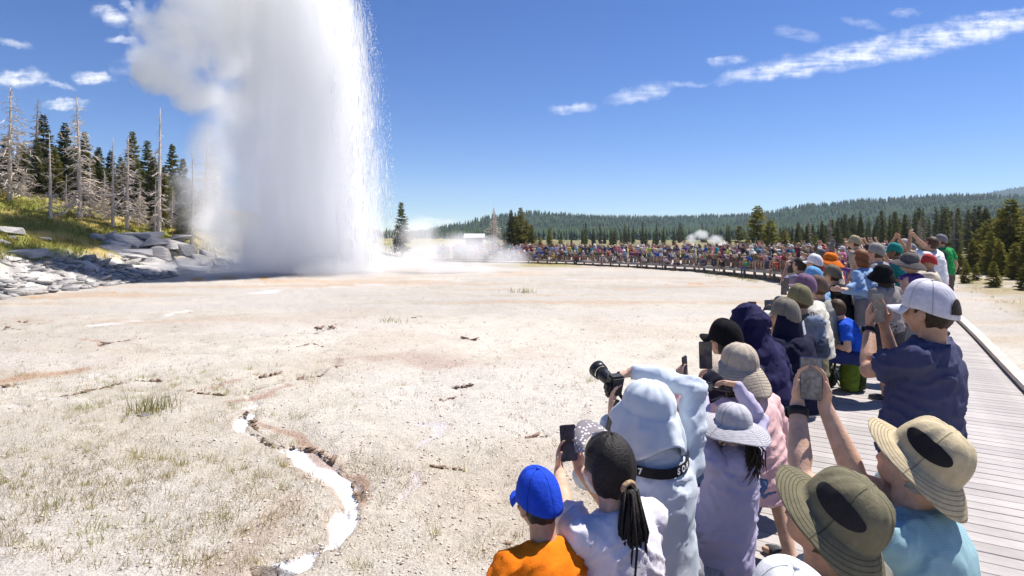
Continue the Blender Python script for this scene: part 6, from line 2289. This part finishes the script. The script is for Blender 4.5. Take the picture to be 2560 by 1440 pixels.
backpack('backpack', (g1.x, g1.y, 0), 1.0, 1.14, (.13, .20, .025), (.035, .045, .018), 'lime green backpack standing on the deck')
g2 = W(2064, 965, 8.0)
backpack('backpack', (g2.x - .02, g2.y, 0), .6, .9, (.10, .095, .06), (.03, .03, .03), 'olive brown backpack beside the lime green one')
g3 = W(2352, 650, 13.62)
backpack('backpack', (g3.x - .02, g3.y, g3.z - .28), R(8), 1.0, (.012, .013, .018), (.02, .02, .025), 'black backpack worn by the man in the green T-shirt')
g4 = W(2036, 845, 5.9)
backpack('backpack', (g4.x, g4.y, g4.z - .20), R(30), .85, (.13, .16, .23), (.04, .05, .08), 'blue-grey daypack on the back of the man in the camouflage cap')

# ---------------------------------------------------------------- the crowd
M_SHIRT = mat('crowd_shirt', (1, 1, 1), .9, .12, 6.0, objcol=True)
def proto(pose, arms, headwear, seed, lean=6, hunch=10, head=(0, 6, 0), skin_k='warm', long_pants=False, sleeve='short'):
    P = Person(pose, lean, hunch, 0, 0, head)
    for q, (wr, pole) in arms.items():
        P.set_arm(q, wr, pole)
    P.rest_arms()
    body = P.body(.024, .5, False)
    sh = decimate(P.shirt(.028, 1, sleeve, .014)[0], .55, 'shirt')
    bo = P.bottoms(.028, .55, 'trousers' if long_pants else 'shorts', .012)
    HM4 = Matrix.Translation(P.headc) @ P.HM.to_4x4()
    hats = {}
    c, b, _ = cap_meshes(1.06, 1.0, res=.4, seams=False)
    bmj = bmesh.new(); bmj.from_mesh(c); bmj.from_mesh(b); bmj.transform(HM4)
    me = bpy.data.meshes.new('cap'); bmj.to_mesh(me); bmj.free(); hats['cap'] = me
    me = sunhat_mesh(1.06, .07, .07, .07, .03, res=.35); me.transform(HM4); hats['sun_hat'] = me
    me = hair_mesh(1.06, 'long' if seed % 2 else 'short', .4, seed); me.transform(HM4); hats['hair'] = me
    for me in [body] + list(hats.values()) + [sh, bo]:
        me.polygons.foreach_set('use_smooth', np.ones(len(me.polygons), bool))
    for me in (sh, bo, hats['cap'], hats['sun_hat'], hats['hair']):
        me.materials.clear(); me.materials.append(M_SHIRT)
    return dict(pose=pose, body=body, shirt=sh, bottom=bo, hats=hats, long=long_pants)
up1 = {1: ((.14, .34, .62), (.6, 0, -1)), -1: ((-.06, .36, .62), (-.6, 0, -1))}
up2 = {1: ((.10, .30, .78), (.6, 0, -1)), -1: ((-.08, .30, .78), (-.6, 0, -1))}
st1 = {1: ((.08, .36, 1.50), (.6, 0, -1)), -1: ((-.08, .36, 1.50), (-.6, 0, -1))}
st2 = {1: ((.12, .25, 1.78), (.6, 0, -.6)), -1: ((-.10, .25, 1.78), (-.6, 0, -.6))}
SITP = [proto('sit', {}, None, 1, 8, 12), proto('sit', up1, None, 2, 4, 6), proto('sit', {}, None, 3, 26, 16, (8, -8, 0), long_pants=True), proto('sit', up2, None, 4, 2, 4), proto('sit', {1: ((.05, .30, .55), (1, 0, -1))}, None, 5, 14, 14, (-10, 0, 0), sleeve='long')]
STAP = [proto('stand', {}, None, 6, 2, 4), proto('stand', st1, None, 7, 2, 4), proto('stand', st2, None, 8, 0, 2, (0, 10, 0)), proto('stand', {1: ((.10, .20, 1.12), (1, -.3, -.5)), -1: ((-.10, .20, 1.12), (-1, -.3, -.5))}, None, 9, 3, 6, long_pants=True), proto('stand', {1: ((.16, .30, 1.58), (.6, 0, -1))}, None, 10, 1, 3, long_pants=True, sleeve='long')]
TOPS = [('white', (.72, .71, .72)), ('pale grey', (.42, .42, .44)), ('black', (.02, .02, .022)), ('navy', (.03, .04, .13)), ('light blue', (.24, .40, .62)), ('red', (.48, .03, .03)), ('pink', (.66, .22, .30)), ('maroon', (.20, .03, .04)), ('purple', (.16, .07, .28)),
        ('olive', (.16, .15, .07)), ('tan', (.46, .36, .25)), ('teal', (.03, .26, .28)), ('orange', (.70, .19, .03)), ('yellow', (.62, .45, .06)), ('lime', (.40, .58, .05)), ('green', (.04, .26, .08)), ('royal blue', (.03, .10, .45)), ('lavender', (.46, .40, .58)), ('charcoal', (.08, .08, .085)), ('cream', (.62, .54, .42))]
TOPW = [9, 6, 5, 6, 5, 5, 6, 4, 4, 4, 5, 3, 2, 2, 1, 3, 3, 5, 4, 5]
BOT = [(.30, .25, .19), (.06, .07, .11), (.10, .14, .24), (.03, .03, .035), (.20, .20, .21), (.14, .12, .08)]
HATC = [('white', (.74, .73, .72)), ('tan', (.48, .39, .27)), ('grey', (.26, .26, .27)), ('navy', (.03, .04, .10)), ('black', (.02, .02, .02)), ('red', (.42, .04, .04)), ('khaki', (.36, .31, .20))]
HAIRC = [('dark', (.015, .012, .011)), ('brown', (.07, .042, .026)), ('blonde', (.36, .25, .12)), ('grey', (.34, .33, .32))]
SK = ['fair', 'tan', 'warm', 'olive', 'brown', 'fair', 'warm']
cr = random.Random(2024)
def crowd_pick(protos):
    pr = cr.choice(protos)
    tn, tcol = cr.choices(TOPS, TOPW)[0]
    j = cr.uniform(.8, 1.15)
    hw = cr.choices(['cap', 'sun_hat', 'hair'], [5, 3, 4])[0]
    hn, hcol = cr.choice(HAIRC if hw == 'hair' else HATC)
    return pr, tn, tuple(c * j for c in tcol), cr.choice(BOT), hw, hn, hcol, cr.choice(SK)
def crowd_person(pos, rz, s, protos, where, group):
    pr, tn, tcol, bcol, hw, hn, hcol, sk = crowd_pick(protos)
    root = link('person', pr['body'], None)
    if not pr['body'].materials:
        pr['body'].materials.append(skin('warm'))
    root.material_slots[0].link = 'OBJECT'
    root.material_slots[0].material = skin(sk)
    root.location, root.rotation_euler, root.scale = pos, (0, 0, rz), (s, s, s)
    for nm, me, c in (('shirt', pr['shirt'], tcol), ('trousers' if pr['long'] else 'shorts', pr['bottom'], bcol), (hw, pr['hats'][hw], hcol)):
        o = link(nm, me, None, root)
        o.color = c + (1,)
    hd = {'cap': '%s cap' % hn, 'sun_hat': '%s sun hat' % hn, 'hair': '%s hair' % hn}[hw]
    root['label'] = '%s person in %s top with %s, %s' % ('seated' if pr['pose'] == 'sit' else 'standing', tn, hd, where)
    root['category'] = 'person'
    root['group'] = group
    return root
FARW, MIDW = 'in the crowd across the basin', 'in the boardwalk bend crowd'
count = 0
s_ = 11.2
while s_ < SEND - 4:
    p, h = walk(s_, BENCH_OFF + cr.uniform(-.05, .05))
    if cr.random() < .96:
        crowd_person((p.x, p.y, p.z + SEAT), h + cr.uniform(-.35, .25), cr.uniform(.74, 1.04), SITP, FARW if s_ > 33 else MIDW, 'crowd across the basin' if s_ > 33 else 'crowd at the boardwalk bend')
        count += 1
    s_ += cr.uniform(.50, .68)
s_ = 13.0
while s_ < SEND - 2:
    p, h = walk(s_, -.45 + cr.uniform(-.2, .25))
    dens = .85 if s_ > 34 else .9
    if cr.random() < dens:
        crowd_person(p, h + cr.uniform(-.5, .4), cr.uniform(.92, 1.06), STAP, FARW if s_ > 33 else MIDW, 'crowd across the basin' if s_ > 33 else 'crowd at the boardwalk bend')
        count += 1
    s_ += cr.uniform(.62, .95)
s_ = 12.5
while s_ < 34:
    p, h = walk(s_, .25 + cr.uniform(-.2, .35))
    crowd_person(p, h + cr.uniform(-.5, .4), cr.uniform(.92, 1.06), STAP, MIDW, 'crowd at the boardwalk bend')
    s_ += cr.uniform(.8, 1.5)
for k in range(16):                                  # a few sit on the deck edge with feet on the ground
    s_ = 36 + k * 3.1 + cr.uniform(-1, 1)
    p, h = walk(s_, WL + .12, .01)
    crowd_person((p.x, p.y, p.z), h + cr.uniform(-.2, .2), .95, SITP, 'on the far deck edge', 'crowd across the basin')
    count += 1
print('crowd', count)
# the rear rows, too many to count one by one
def bake(me, M, col, V, Fl, Cl):
    n = len(me.vertices)
    co = np.empty(n * 3, np.float32); me.vertices.foreach_get('co', co)
    co = co.reshape(-1, 3) @ np.array(M.to_3x3()).T + np.array(M.translation)
    me.calc_loop_triangles()
    tr = np.empty(len(me.loop_triangles) * 3, np.int32); me.loop_triangles.foreach_get('vertices', tr)
    b = sum(len(v) for v in V)
    V.append(co); Fl.append(tr.reshape(-1, 3) + b); Cl.append(np.tile(np.array(col + (1,)), (n, 1)))
V, Fl, Cl = [], [], []
for k in range(290):
    s_ = cr.uniform(36, SEND - 1) if k < 250 else cr.uniform(17, 36)
    p, h = walk(s_, cr.uniform(.1, 1.2))
    pr, tn, tcol, bcol, hw, hn, hcol, sk = crowd_pick(STAP)
    sc2 = cr.uniform(.94, 1.08)
    M = Matrix.Translation(p) @ Matrix.Rotation(h + cr.uniform(-.5, .5), 4, 'Z') @ Matrix.Scale(sc2, 4)
    for me, c in ((pr['body'], SKINS[sk]), (pr['shirt'], tcol), (pr['bottom'], bcol), (pr['hats'][hw], hcol)):
        bake(me, M, c, V, Fl, Cl)
me = np_mesh('crowd', np.concatenate(V), np.concatenate(Fl), True)
ca_ = me.color_attributes.new('tint', 'FLOAT_COLOR', 'POINT')
ca_.data.foreach_set('color', np.concatenate(Cl).astype(np.float32).ravel())
mc = bpy.data.materials.new('crowd_mix'); mc.use_nodes = True
t = NT(mc.node_tree)
t.put(mc.node_tree.nodes['Principled BSDF'].inputs['Base Color'], t.n('ShaderNodeVertexColor', dict(layer_name='tint')).outputs[0])
mc.node_tree.nodes['Principled BSDF'].inputs['Roughness'].default_value = .85
link('crowd', me, mc, label='dense rear rows of standing onlookers on the far boardwalk', category='crowd', kind='stuff')
bpy.data.scenes.remove(TMP)
# ---------------------------------------------------------------- air between here and the hills
mb = MB()
mb.box((0, 1850, 150), (9000, 4100, 316))
hm_ = bpy.data.materials.new('thin_air'); hm_.use_nodes = True
hm_.node_tree.nodes.remove(hm_.node_tree.nodes['Principled BSDF'])
hv = hm_.node_tree.nodes.new('ShaderNodeVolumePrincipled')
hv.inputs['Color'].default_value = (.62, .76, .95, 1)
hv.inputs['Density'].default_value = .00012
hv.inputs['Anisotropy'].default_value = .2
hm_.node_tree.links.new(hv.outputs[0], hm_.node_tree.nodes['Material Output'].inputs['Volume'])
mb.build('haze', hm_, kind='stuff', label='thin blue air over the whole valley', category='haze')
